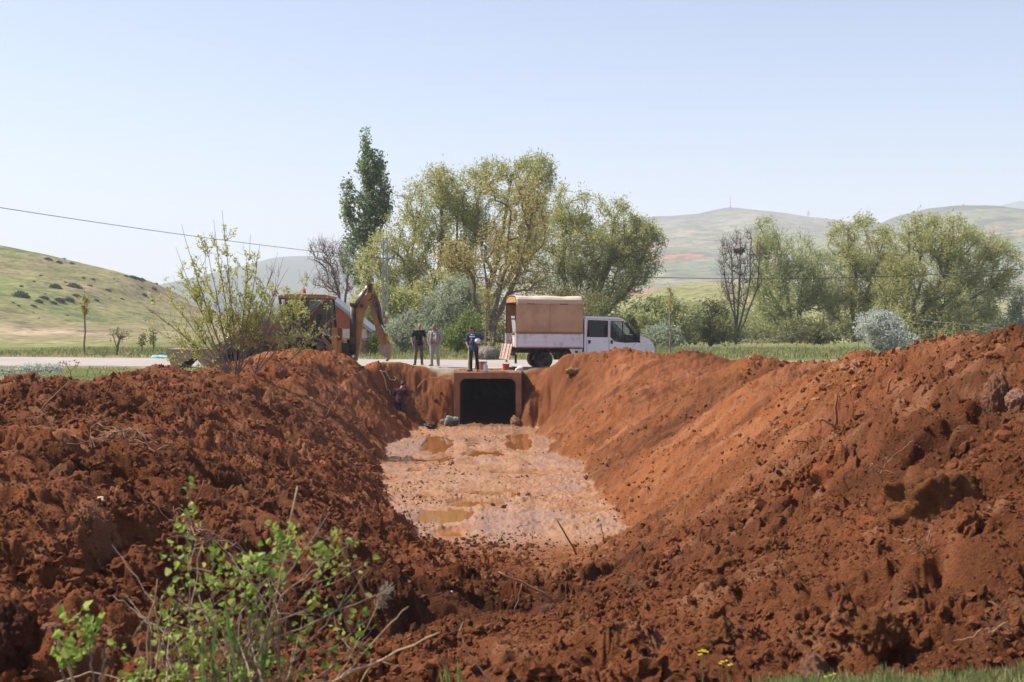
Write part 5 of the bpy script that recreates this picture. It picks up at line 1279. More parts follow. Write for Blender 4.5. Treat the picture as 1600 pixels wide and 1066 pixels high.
    vl = MB()._add([Vector(v) for v in ((-.01,.04,2.66),(-.01,W-.04,2.66),(.0,W-.10,2.88),(.0,W/2,2.94),(.0,.10,2.88))], [(0,1,2,3,4)]); vl.build('rear_valance', M_TARPI, root)
    MB().tube([(2.75,.5,2.10),(2.75,.5,2.15)],.03,8).build('roof_marker', pm('blue_marker', (.1,.25,.6), .4, .1), root)
    return root
TRUCK = truck()
def in_truck(o, loc):
    o.parent = None; o.location = TRUCK.matrix_world @ Vector(loc) if False else (Matrix.Translation(TRUCK.location) @ TRUCK.rotation_euler.to_matrix().to_4x4()) @ Vector(loc); o.rotation_euler = TRUCK.rotation_euler
# machinery standing in the bed
def machine():
    root = empty('drain_machine', (0,0,0), 0, 'grey hopper machine with hand wheels in the open rear of the truck bed', 'machine'); in_truck(root, (.02,.45,.86))
    MB().prism([(.10,.55),(.75,.55),(.85,1.25),(.02,1.25)], .05, .75).build('hopper', M_GREY, root, bevel=.02)
    MB().box((.03,.03,1.1),(.84,.77,1.255)).build('hopper_opening', M_BLACK, root)
    f = MB()
    for x in (.1,.7):
        for y in (.08,.72): f.bar((x,y,0),(x,y,.6),.05)
    f.bar((.1,.08,.05),(.7,.72,.55),.04); f.bar((-.02,.08,0),(.2,.3,.7),.035); f.bar((0,.55,0),(.15,.4,.7),.035); f.build('legs', M_STEEL, root)
    MB().lathe([(.15,-.2),(.17,-.18),(.17,.18),(.15,.2),(.0,.2)], (.35,.4,.42), 18, 'x').build('drum', M_STEEL, root, 'auto')
    for y, r in ((.12,.16),(.6,.13)):
        h = MB(); c = Vector((-.05,y,.2)); h.tube([c+Vector((0,math.cos(a)*r,math.sin(a)*r)) for a in np.linspace(0,2*PI,21)], .016, 6, False)
        for k in range(4): h.bar(c, c+Vector((0,math.cos(k*PI/2)*r,math.sin(k*PI/2)*r)), .016)
        h.build('hand_wheel', pm('rusty_wheel', (.30,.16,.09), .7, .3, 10), root)
    MB().tube([(0,.3,.05),(-.08,.25,.3),(-.02,.4,.5),(.1,.35,.65)], .018, 6).build('hose', M_AMB if False else pm('orange_hose', (.5,.16,.05), .6, .2), root, True)
machine()
t_ = MB().box((0,0,0),(.35,.4,.42)).box((-.01,-.01,.42),(.36,.41,.46)); o = t_.build('white_box', pm('dirty_white_plastic', (.6,.57,.53), .6, .1, 4, dirt=(.4,.3,.22)), None, bevel=.02); tag(o, 'dirty white box at the rear corner of the truck bed', 'box'); in_truck(o, (-.05,.06,.865))

# ================================================================== BACKHOE LOADER
M_YEL2 = pm('worn_orange_yellow_paint', (.47,.225,.055), .55, .18, 2.5, dirt=(.28,.13,.06), dirt_amt=.55, dscale=2.2)
M_DKST = pm('dark_oily_steel', (.035,.03,.028), .5, .3, 6, dirt=(.16,.09,.05), dirt_amt=.35)
M_CHROME = pm('chrome_rod', (.7,.7,.7), .18, .05, 10, metallic=1)
M_DUSTY = pm('dust_covered_panel', (.20,.155,.115), .85, .2, 3)
M_CABG = glass_mat('cab_glass', (.50,.58,.60))
M_BKT = pm('worn_bucket_steel', (.30,.20,.135), .6, .25, 4, dirt=(.42,.26,.17), dirt_amt=.5)
def backhoe():
    D = 53.0; s = D/FPX; o0 = at(489, 500, D); o0.z = 0
    root = empty('backhoe_loader', o0, 0, 'worn orange backhoe loader parked at the road edge with its arm over the bank', 'excavator')
    X = lambda px: (px-489)*s
    Z = lambda py: ZC-(py-500)*s
    def P(px, py, y=0.0): return Vector((X(px), y, Z(py)))
    # wheels
    for y in (-.85, .85): wheel(root, (X(487), y, .72), .72, .45, 'rear_wheel', .52, True, M_YEL2)
    for y in (-.8, .8): wheel(root, (X(374), y, .46), .46, .32, 'front_wheel', .52, True, M_YEL2)
    # chassis and engine cover
    MB().box((X(372),-.35,.55),(X(525),.35,.95)).build('chassis', M_DKST, root, bevel=.03)
    MB().prism([(X(366),.9),(X(444),.9),(X(444),Z(504)),(X(420),Z(507)),(X(372),Z(517)),(X(364),Z(524))], -.42, .42).build('engine_cover', M_YEL2, root, bevel=.05)
    g = MB()
    for k in range(6): g.box((X(378)+k*.16,-.43,1.15),(X(378)+k*.16+.1,-.425,1.5))
    g.build('engine_vent', M_DKST, root)
    MB().tube([P(402,508,-.2),P(402,470,-.2)], .045, 10).build('exhaust_pipe', M_DKST, root, True)
    # cab: roof, posts, glass
    zr, zf = Z(466), Z(512)
    cab = [(442,466,452,530),(476,466,474,520),(517,468,524,545)]
    roof = MB().prism([(X(440),zr),(X(521),zr-.02),(X(523),zr+.06),(X(512),zr+.13),(X(450),zr+.15),(X(440),zr+.09)], -.80, .80).build('cab_roof', M_YEL2, root, bevel=.03)
    MB().box((X(441),-.78,zr-.06),(X(521),.78,zr-.001)).build('roof_lining', M_DKST, root)
    po = MB()
    for y in (-.74, .74):
        for a, b, c_, d_ in cab: po.bar(P(a,b,y), P(c_,d_,y), .10, .10)
        po.bar(P(452,530,y), P(524,545,y), .08, .08); po.bar(P(447,500,y), P(474,520,y), .06)
    po.bar(P(524,545,-.74),P(524,545,.74),.1); po.bar(P(520,498,-.74),P(520,498,.74),.06)
    po.build('cab_post', M_DKST, root)
    for y in (-.73, .73):
        MB()._add([P(446,470,y),P(475,470,y),P(474,518,y),P(452,526,y)], [(0,1,2,3)]).build('cab_glass', M_CABG, root)
        MB()._add([P(477,470,y),P(515,471,y),P(521,540,y),P(476,519,y)], [(0,1,2,3)]).build('cab_glass', M_CABG, root)
    MB()._add([P(518,471,-.7),P(518,471,.7),P(521,500,.7),P(521,500,-.7)], [(0,1,2,3)]).build('cab_glass', M_CABG, root)
    MB().box((X(478),-.25,1.35),(X(500),.25,1.55)).box((X(496),-.25,1.5),(X(502),.25,2.2)).build('seat', M_SEAT, root, bevel=.04)
    MB().tube([P(462,512,0),P(458,498,0)], .03, 8).ball(P(458,497,0),(.03,.19,.19),12,8).build('steering_column', M_DKST, root)
    MB().box((X(452),-.72,1.0),(X(520),.72,1.3)).build('cab_floor', M_DKST, root)
    bc = MB().lathe([(.09,0),(.085,.03),(.07,.05),(.0,.05)], P(478,459,-.45), 14).build('beacon_base', M_DKST, root); 
    MB().lathe([(.065,.05),(.07,.12),(.06,.19),(.03,.21),(.0,.21)], P(478,459,-.45), 14).build('beacon', pm('red_orange_beacon', (.85,.13,.03), .25, .08), root, True)
    # rear mudguards
    for y in (-.85, .85):
        f = MB(); n = 10
        pts = [(438,549),(446,538),(458,530),(475,526),(497,527),(512,533),(524,545)]
        for (a,b),(c_,d_) in zip(pts, pts[1:]): f.bar(P(a,b,y), P(c_,d_,y), .52, .05)
        f.build('mudguard', M_DUSTY, root)
    MB().bar(P(506,527,-.9), P(522,545,-.9), .12, .25).build('step_plate', M_YEL2, root)
    # loader arms, rams and open clam bucket
    for y in (-.55, .55):
        a = MB(); a.bar(P(455,520,y), P(400,515,y), .12, .26); a.bar(P(402,515,y), P(338,546,y), .12, .26); a.ball(P(400,515,y),(.14,.07,.14),12,8); a.build('loader_arm', M_DUSTY, root, bevel=.02)
        a = MB(); a.tube([P(440,540,y-.02),P(395,530,y-.02)], .06, 10); a.build('lift_ram', M_DKST, root, True)
        a = MB(); a.tube([P(395,530,y),P(372,526,y)], .035, 8); a.tube([P(372,526,y),P(352,530,y)], .033, 8); a.build('ram_rod', M_CHROME, root, True)
    bk = bpy.data.objects.new('loader_bucket', None); COL.objects.link(bk); bk.parent = root; bk.location = (0,0,0)
    rear_j = [(347,545),(318,548),(314,556),(322,566),(333,575),(341,570),(346,558)]
    front_j = [(318,546),(272,545),(272,556),(281,575),(287,576),(296,566),(306,560),(316,556)]
    for j in (rear_j, front_j):
        for y in (-1.05, 1.02): MB().prism([(X(a),Z(b)) for a, b in j], y, y+.035).build('jaw_side', M_BKT, bk)
    sh = MB()
    for pts in ([(347,545),(346,558),(341,570),(333,575)],[(318,548),(347,545)]):
        for (a,b),(c_,d_) in zip(pts, pts[1:]): sh.bar(P(a,b,-.0), P(c_,d_,0), 2.05, .03)
    for pts in ([(318,546),(272,545),(272,556),(281,575)],):
        for (a,b),(c_,d_) in zip(pts, pts[1:]): sh.bar(P(a,b,0), P(c_,d_,0), 2.05, .03)
    sh.build('jaw_shell', M_BKT, bk)
    te = MB()
    for k in range(7): te.bar(P(333,574,-.9+k*.3), P(329,578,-.9+k*.3), .07, .04)
    te.build('cutting_teeth', M_STEEL, bk)
    # rear frame and stabiliser towers
    for y in (-.8, .8):
        MB().box((X(523),y-.12,.35),(X(531),y+.12,Z(512))).build('stabiliser_tower', M_YEL2, root, bevel=.02)
        MB().box((X(522.5),y-.06,.02),(X(528),y+.06,.6)).box((X(518),y-.2,0),(X(533),y+.2,.05)).build('stabiliser_leg', M_DKST, root)
    MB().box((X(531),-.85,.55),(X(536),.85,1.1)).build('rear_frame', M_YEL2, root, bevel=.02)
    MB().box((X(535),-.25,.5),(X(552),.25,1.0)).tube([(X(548),-.0,.35),(X(548),0,1.15)], .16, 12).build('swing_post', M_DKST, root, bevel=.02)
    # boom: banana arm
    by = -.05
    bo = MB(); pts = [(553,563,.30),(557,535,.36),(560,500,.42),(563,484,.46),(570,472,.42),(579,464,.36),(586,462,.26)]
    def plate(pts, y0, y1, mb):
        L, Rr = [], []
        for i, (a,b,w_) in enumerate(pts):
            p = P(a,b); q0 = P(*pts[max(0,i-1)][:2]); q1 = P(*pts[min(len(pts)-1,i+1)][:2]); d = (q1-q0).normalized(); n_ = Vector((-d.z,0,d.x))
            L.append((p+n_*w_/2)); Rr.append((p-n_*w_/2))
        poly = [(v.x,v.z) for v in L] + [(v.x,v.z) for v in Rr[::-1]]
        mb.prism(poly, y0, y1)
    plate(pts, by-.16, by+.16, bo); bo.build('boom', M_YEL2, root, bevel=.012)
    for a, b in ((553,560),(566,478),(584,463)): MB().lathe([(.001,-.22),(.08,-.22),(.08,.22),(.001,.22)], P(a,b,by), 14, 'y').build('boom_pin', M_DKST, root)
    # big dark lift cylinder in front of the boom, twin
    for y in (by-.28,):
        MB().tube([P(553,552,y),P(552.5,477,y)], .13, 14).build('boom_ram', M_DKST, root, True); MB().tube([P(553,562,y),P(553,552,y)], .06, 10).build('boom_ram_rod', M_CHROME, root, True)
        MB().box((X(549),y-.15,Z(478)),(X(559),y+.2,Z(474))).build('ram_bracket', M_DKST, root, bevel=.02)
    # crowd cylinder to the arm tip
    MB().tube([P(557,474,by),P(570.5,454,by)], .095, 14).build('crowd_ram', M_STEEL, root, True); MB().tube([P(570,455,by),P(575.5,446,by)], .055, 10).build('crowd_ram_rod', M_CHROME, root, True)
    # dipper
    dp = MB(); plate([(577,441,.14),(579,452,.30),(583,466,.40),(588,485,.42),(594,512,.36),(598,533,.28),(600,541,.16)], by-.14, by+.14, dp); dp.build('dipper', M_YEL2, root, bevel=.012)
    MB().box((X(576),by-.145,Z(462)),(X(582),by+.145,Z(444))).build('dipper_plate', M_DKST, root)
    MB().tube([P(587,472,by-.2),P(597,505,by-.2)], .075, 12).build('bucket_ram', M_DKST, root, True); MB().tube([P(597,505,by-.2),P(603,522,by-.2)], .04, 8).build('bucket_ram_rod', M_CHROME, root, True)
    lk = MB(); lk.bar(P(603,521,by-.2),P(607,541,by-.2),.06,.1); lk.bar(P(603,521,by+.16),P(607,541,by+.16),.06,.1); lk.bar(P(603,522,by-.2),P(596,528,by-.2),.06,.1); lk.build('bucket_link', M_YEL2, root)
    ho_ = MB()
    for k in range(3):
        o_ = k*.05; ho_.tube([P(576,470,by-.19-o_),P(590,462,by-.26-o_),P(596,482,by-.30-o_),P(595,500,by-.26-o_),P(603,512,by-.24-o_)], .018, 6)
        ho_.tube([P(558,480,by-.2-o_),P(566,466,by-.26-o_),P(574,452,by-.22-o_)], .016, 6)
    ho_.build('hydraulic_hose', M_RUBBER, root, True)
    b2 = bpy.data.objects.new('digging_bucket', None); COL.objects.link(b2); b2.parent = root
    prof = [(592,540),(611,538),(611.5,555),(607,559),(603,556),(598,546),(592,545)]
    for y in (by-.42, by+.38): MB().prism([(X(a),Z(b)) for a, b in [(592,539),(611,537),(612,550),(609,559),(603,558),(594,550)]], y, y+.03).build('bucket_side', M_BKT, b2)
    q = MB()
    for (a,b),(c_,d_) in zip([(592,539),(611,537),(612,550),(609,559)], [(611,537),(612,550),(609,559)]): q.bar(P(a,b,by), P(c_,d_,by), .82, .03)
    q.build('bucket_shell', M_YEL2, b2)
    te = MB()
    for k in range(5): te.bar(P(609,558,by-.36+k*.18), P(605,564,by-.36+k*.18), .05, .06)
    te.build('bucket_tooth', M_STEEL, b2)
    MB().box((X(606),by-.24,Z(532)),(X(611),by-.20,Z(526))).build('warning_plate', pm('yellow_plate', (.75,.45,.04), .5, .1), root)
    return root
backhoe()

# ================================================================== HUT, POLE, WIRES
def hut():
    D = 70.0; s = D/FPX; root = empty('utility_hut', at(530, 0, D).xy.to_3d(), 0, 'small hut with grey gable roof and red brown boarded gable behind the excavator', 'hut')
    X = lambda px: (px-530)*s
    Z = lambda py: ZC-(py-500)*s
    ze, zr = Z(514), Z(467); xr, xe, xl = X(512), X(573), X(451)
    MB().box((xl,0,-.2),(xe,3.2,Z(528))).build('brick_wall', pm('pinkish_brick', (.42,.20,.13), .85, .12, 4, dirt=(.5,.3,.22), dirt_amt=.4), root)
    MB().box((xl-.01,-.01,Z(528)),(xe+.01,3.2,ze)).build('plaster_band', pm('cream_plaster', (.62,.52,.42), .85, .1, 3, dirt=(.42,.3,.2), dirt_amt=.35), root)
    MB().prism([(xl,ze),(xe,ze),(xr,zr)], 0, 3.2).build('gable', pm('red_brown_boards', (.30,.085,.04), .8, .15, 5), root)
    r = MB()
    def slope(x0, z0, x1, z1):
        d = Vector((x1-x0,0,z1-z0)).normalized(); n_ = Vector((-d.z,0,d.x)) if d.x > 0 else Vector((d.z,0,-d.x)); t = .16
        a, b = Vector((x0,0,z0)), Vector((x1,0,z1))+d*.35
        vs = []
        for y in (-.25, 3.45):
            for p in (a, b, b+n_*t, a+n_*t): vs.append(Vector((p.x,y,p.z+.01)))
        r._add(vs, [(0,1,2,3),(7,6,5,4),(0,4,5,1),(1,5,6,2),(2,6,7,3),(3,7,4,0)])
    slope(xr, zr, xe, ze); slope(xr, zr, xl, ze)
    r.build('roof', pm('grey_roof_sheet', (.30,.31,.32), .6, .1, 3), root)
    MB().box((X(470),-.04,0),(X(500),-.01,Z(530))).build('door', M_DUSTY, root)
hut()
M_GALV = pm('galvanised_steel', (.36,.38,.38), .55, .12, 5, metallic=.3)
def pole():
    D = 88.0; s = D/FPX; root = empty('lattice_pole', (at(602,0,D).x, D, 0), 0, 'slim grey steel lattice power pole beside the poplar', 'pole')
    h = ZC-(372-500)*s; wb, wt = .23, .12
    f = MB()
    for sx in (-1,1):
        for sy in (-1,1): f.bar((sx*wb,sy*wb*.8,-.3),(sx*wt,sy*wt*.8,h),.075)
    f.build('corner_posts', M_GALV, root)
    l = MB(); n = 22
    for k in range(n):
        z0, z1 = h*k/n, h*(k+1)/n; w0, w1 = wb+(wt-wb)*k/n, wb+(wt-wb)*(k+1)/n; sg = 1 if k % 2 else -1
        for sy in (-1,1): l.bar((-sg*w0,sy*w0*.8,z0),(sg*w1,sy*w1*.8,z1),.035)
        for sx in (-1,1): l.bar((sx*w0,-sg*w0*.8,z0),(sx*w1,sg*w1*.8,z1),.035)
        if k % 3 == 0:
            for sy in (-1,1): l.bar((-w0,sy*w0*.8,z0),(w0,sy*w0*.8,z0),.05)
    l.build('lattice', M_GALV, root)
    MB().bar((-.7,0,ZC-(404-500)*s),(.7,0,ZC-(404-500)*s),.09).build('cross_arm', M_GALV, root)
    for x in (-.6,.6): MB().lathe([(.03,0),(.07,.03),(.05,.07),(.08,.1),(.05,.14),(.02,.18),(.0,.18)], (x,0,ZC-(403-500)*s), 10).build('insulator', pm('brown_insulator', (.16,.08,.05), .3, .1), root)
    MB().box((-.16,-.32,ZC-(507-500)*s),(.16,-.2,ZC-(495-500)*s)).build('sign_plate', pm('rust_plate', (.34,.16,.10), .7, .2), root)
pole()
M_WIRE = pm('black_cable', (.04,.04,.045), .6, .2, 5)
def cable(name, label, pts, r, sag, n=40, mat_=None):
    a = [at(*p) for p in pts]; q = []
    for p0, p1 in zip(a, a[1:]):
        for t in np.linspace(0,1,n)[:-1]: q.append(p0.lerp(p1,t) - Vector((0,0,sag*4*t*(1-t))))
    q.append(a[-1]); c = q[0].copy()
    return tag(MB().tube([p-c for p in q], r, 6).build(name, mat_ or M_WIRE, None, True, loc=c), label, 'cable')
cable('power_cable', 'black overhead cable falling from top left to the lattice pole', [(-260,282,50),(598,404,88)], .016, .25)
cable('power_cable', 'black overhead cable sagging from the pole across the right trees', [(606,404,88),(1900,392,78)], .026, 1.55)
cable('slack_wire', 'thin slack grey wire over the grass right of the truck', [(1012,548,62),(1140,541,66),(1262,517,72)], .012, .0, 12, M_GALV)
cable('slack_wire', 'thin grey wire across the bushes at the far right', [(1440,500,60),(1560,513,60),(1720,513,58)], .012, .0, 12, M_GALV)
# mast and pylon on the far ridge
def far_mast():
    D = 2290; p = at(1141, 326, D); root = empty('radio_mast', p, 0, 'thin radio mast on the far hilltop', 'mast'); s = D/FPX
    MB().tube([(0,0,-8),(0,0,22*s)], [1.1,.5], 6).build('mast', M_GALV, root); MB().box((-2.2,-2.2,-8),(2.2,2.2,3)).build('base_hut', M_GREY, root)
    D = 2280; p = at(1263, 342, D); root = empty('power_pylon', p, 0, 'small power pylon on the far ridge', 'pylon'); f = MB(); h = 13*s
    for sx in (-1,1):
        for sy in (-1,1): f.bar((sx*2.4,sy*2.4,-6),(sx*.4,sy*.4,h),.5)
    for z in (.62,.8): f.bar((-4.5,0,h*z),(4.5,0,h*z),.5)
    f.build('tower', M_GALV, root)
far_mast()

# ================================================================== SMALL THINGS AROUND THE CULVERT
def gz(x, y):
    if abs(x-CVX) < CVW/2 and 48.5 < y < 51.8: return -.04
    return height(x, y)
def post(label, px, pyb, pyt, d, w, m_, cat='post'):
    p = at(px, pyb, d); p.z = -.1; h = ZC-(pyt-500)/FPX*d+.1
    o = MB().box((-w/2,-w/2,0),(w/2,w/2,h)).box((-w*.42,-w*.42,h),(w*.42,w*.42,h+.02)).build('post', m_, None, bevel=.015, loc=p); o.rotation_euler = (R(1),R(1.5),.2)
    return tag(o, label, cat)
M_POST = pm('weathered_post', (.38,.29,.22), .9, .2, 5, dirt=(.3,.15,.08), dirt_amt=.4)
post('grey brown post on the left behind the man in navy shirt', 734, 577, 541, 51.3, .15, M_POST)
post('tan post between the legs of the man in navy shirt', 744.5, 578, 546, 51.3, .11, pm('tan_post', (.50,.33,.22), .9, .15, 5))
def bucket(label, px, py, d, r, h, colr, y0=None, tilt=0, handle=True):
    p = at(px, py, d); p.z = gz(p.x, p.y); m_ = pm('bucket_plastic', colr, .5, .12, 6, dirt=(.35,.2,.12), dirt_amt=.3)
    root = empty('bucket', p, 0, label, 'bucket'); root.rotation_euler = (0, R(tilt), 0)
    MB().lathe([(.001,.0),(r*.78,0),(r,h),(r*1.06,h),(r*1.06,h-.02),(r*1.0,h-.025),(r*.96,h-.01),(r*.75,.02),(.001,.02)], (0,0,0), 24).build('tub', m_, root, 'auto')
    if handle: MB().tube([(math.cos(a)*r*1.05, .0-.02, h-.02+math.sin(a)*r*.7) for a in np.linspace(0,PI,13)], .006, 6).build('handle', M_STEEL, root, True)
bucket('terracotta bucket behind the right leg of the man in navy', 754, 576, 51.0, .18, .33, (.36,.15,.09))
bucket('red bucket under the hanging tailgate', 790.5, 572, 50.6, .14, .25, (.55,.035,.02))
def bottle():
    p = at(758.5, 581, 48.9); p.z = -.03; root = empty('water_bottle', p, 0, 'large clear plastic water bottle on the culvert roof', 'bottle')
    m_, nt, b = new_mat('clear_plastic'); b.inputs['Base Color'].default_value = (.82,.88,.90,1); b.inputs['Roughness'].default_value = .15; b.inputs['Transmission Weight'].default_value = .55; b.inputs['IOR'].default_value = 1.2
    MB().lathe([(.001,0),(.085,.0),(.095,.02),(.09,.09),(.095,.12),(.09,.16),(.095,.2),(.085,.25),(.04,.31),(.03,.33),(.03,.345),(.001,.345)], (0,0,0), 20).build('bottle_body', m_, root, True)
    MB().lathe([(.034,.335),(.034,.375),(.001,.375)], (0,0,0), 14).build('cap', pm('blue_cap', (.25,.4,.6), .4, .05), root)
bottle()
def bag(label, px, py, d, sx, sz, colr, seed, name='plastic_bag', cat='bag', rough=.5):
    co, f = clod_template(seed, 3, .5); p = at(px, py, d); p.z = gz(p.x, p.y)
    co = co + .12*fbm(co[:,0]*5, co[:,2]*5+co[:,1]*3, seed, 3)[:,None]*co; co[:,2] = np.maximum(co[:,2], -.55)
    me = np_mesh(name, (co+np.array([0,0,.55]))*np.array([sx,sx*.8,sz])*.5, f, False); return tag(link(name, me, pm(name+'_film', colr, rough, .1, 12), None, p), label, cat)
bag('crumpled white plastic bag beside the truck rear wheel', 811.5, 580, 49.2, .30, .30, (.72,.68,.66), 401)
bag('small black shoe shaped bag right of the red bucket', 797, 573, 50.4, .16, .16, (.03,.03,.035), 402)
bag('second black bag nearer the white plastic bag', 802, 574, 50.3, .16, .20, (.035,.03,.03), 403)
bag('crumpled white paper litter at the foot of the left slope', 632, 662, 46.3, .24, .16, (.8,.8,.82), 404, 'paper_litter', 'litter', .8)
bag('black crumpled sheet left of the crouching worker', 673, 667, 47.6, .50, .14, (.02,.02,.025), 405, 'black_sheet', 'sheet', .6)
def tarp_far():
    p = at(253, 556, 66.5); p.z = -.02
    V, F = [], []; n = 14
    for i in range(n):
        for j in range(6):
            x = (i/(n-1)-.5)*.95; y = (j/5-.5)*.8; V.append((x, y, .12*math.exp(-(y/.3)**2)*(1+.4*fbm(np.array([x*4]), np.array([y*4]), 3, 2)[0])+.02))
    F = [(i*6+j,(i+1)*6+j,(i+1)*6+j+1,i*6+j+1) for i in range(n-1) for j in range(5)]
    o = link('blue_sheet', np_mesh('blue_sheet', np.array(V), np.array(F), True), pm('turquoise_film', (.22,.55,.62), .5, .1, 6), None, p); md = o.modifiers.new('t','SOLIDIFY'); md.thickness = .01
    tag(o, 'turquoise plastic sheet beside the left road', 'sheet')
tarp_far()
def rope(label, pts, r, m_, name='rope', d=48.0):
    q = []
    for a, b in zip(pts, pts[1:]):
        for t in (0,.33,.66): q.append(at(a[0]+(b[0]-a[0])*t, a[1]+(b[1]-a[1])*t, (a[2] if len(a) > 2 else d)))
    q.append(at(pts[-1][0], pts[-1][1], d)); 
    q = [Vector((v.x, v.y, v.z)) for v in q]
    q2 = []
    for v in q:      # lie on the slope along the line of sight from above
        p = ray_soil(800 + v.x/v.y*FPX, 500 + (ZC-v.z)/v.y*FPX, 30, 51); q2.append(p + Vector((0,-.03,.04)))
    c = q2[0].copy(); return tag(MB().tube([p-c for p in q2], r, 6).build(name, m_, None, True, loc=c), label, name)
rope('pale yellow rope loop hanging above the worker in maroon', [(595,583),(602,584),(607,590),(609,596),(617,597),(619,593),(616,590)], .022, pm('pale_rope', (.62,.5,.28), .85, .15, 10))
rope('pale yellow rope end trailing down left of the worker in maroon', [(594,582),(598,588),(601,594),(603,603),(604,610),(609,613),(610,619)], .02, pm('pale_rope', (.62,.5,.28), .85, .15, 10))
cable('thin_root', 'thin long root arching over the cut bank left of the culvert', [(652,607,49.0),(672,592,49.9),(709,602,49.9)], .018, -.12, 12, M_ROOT)
# ================================================================== PEOPLE
M_SKIN = pm('brown_skin', (.36,.19,.12), .6, .1, 12); M_HAIR = pm('dark_hair', (.025,.02,.017), .7, .3, 30); M_GHAIR = pm('greying_hair', (.16,.14,.13), .7, .3, 30)  # one even skin tone shared by all figures; two hair tones
M_EYE = pm('dark_eye', (.02,.015,.012), .3, .1); M_LIP = pm('lips', (.30,.12,.09), .6, .1)
def capsule(mb, p, q, r0, r1, n=12):
    p, q = Vector(p), Vector(q); mb.tube([p, q], [r0, r1], n); mb.ball(p, r0, n, 8); mb.ball(q, r1, n, 8)
def chain(mb, pts, rs):
    for (a, ra), (b, rb) in zip(zip(pts, rs), list(zip(pts, rs))[1:]): capsule(mb, a, b, ra, rb)
def hand(mb, wrist, d, palm_n, side, curl=.5, s=1.0):
    """palm, four unequal bent fingers and a thumb; d points down the hand, palm_n out of the palm, side towards the thumb"""
    w = Vector(wrist); d = Vector(d).normalized(); n = Vector(palm_n); n = (n - d*n.dot(d)).normalized(); t = d.cross(n); t = t if t.dot(Vector(side)) > 0 else -t
    kn = w + d*.085*s
    for k in range(4):
        a = w + t*(.024-.008*k)*s; b = kn + t*(.034-.022*k)*s; capsule(mb, a, b, .015*s, .0125*s, 8)
    for k, L in enumerate((.072,.082,.076,.058)):
        p = kn + t*(.034-.022*k)*s; u = (d + n*curl*.6).normalized(); q = p + u*L*.45*s; v = (d + n*curl*1.5).normalized(); r_ = q + v*L*.32*s; x = (d + n*curl*2.6).normalized()
        capsule(mb, p, q, .0105*s, .0095*s, 8); capsule(mb, q, r_, .0095*s, .0088*s, 8); capsule(mb, r_, r_ + x*L*.25*s, .0088*s, .0075*s, 8)
    p = w + t*.022*s + d*.025*s; q = p + (t*.8 + d*.7 + n*.35).normalized()*.045*s; capsule(mb, p, q, .0135*s, .0115*s, 8); capsule(mb, q, q + (d*.9 + t*.25 + n*.5).normalized()*.032*s, .0112*s, .009*s, 8)
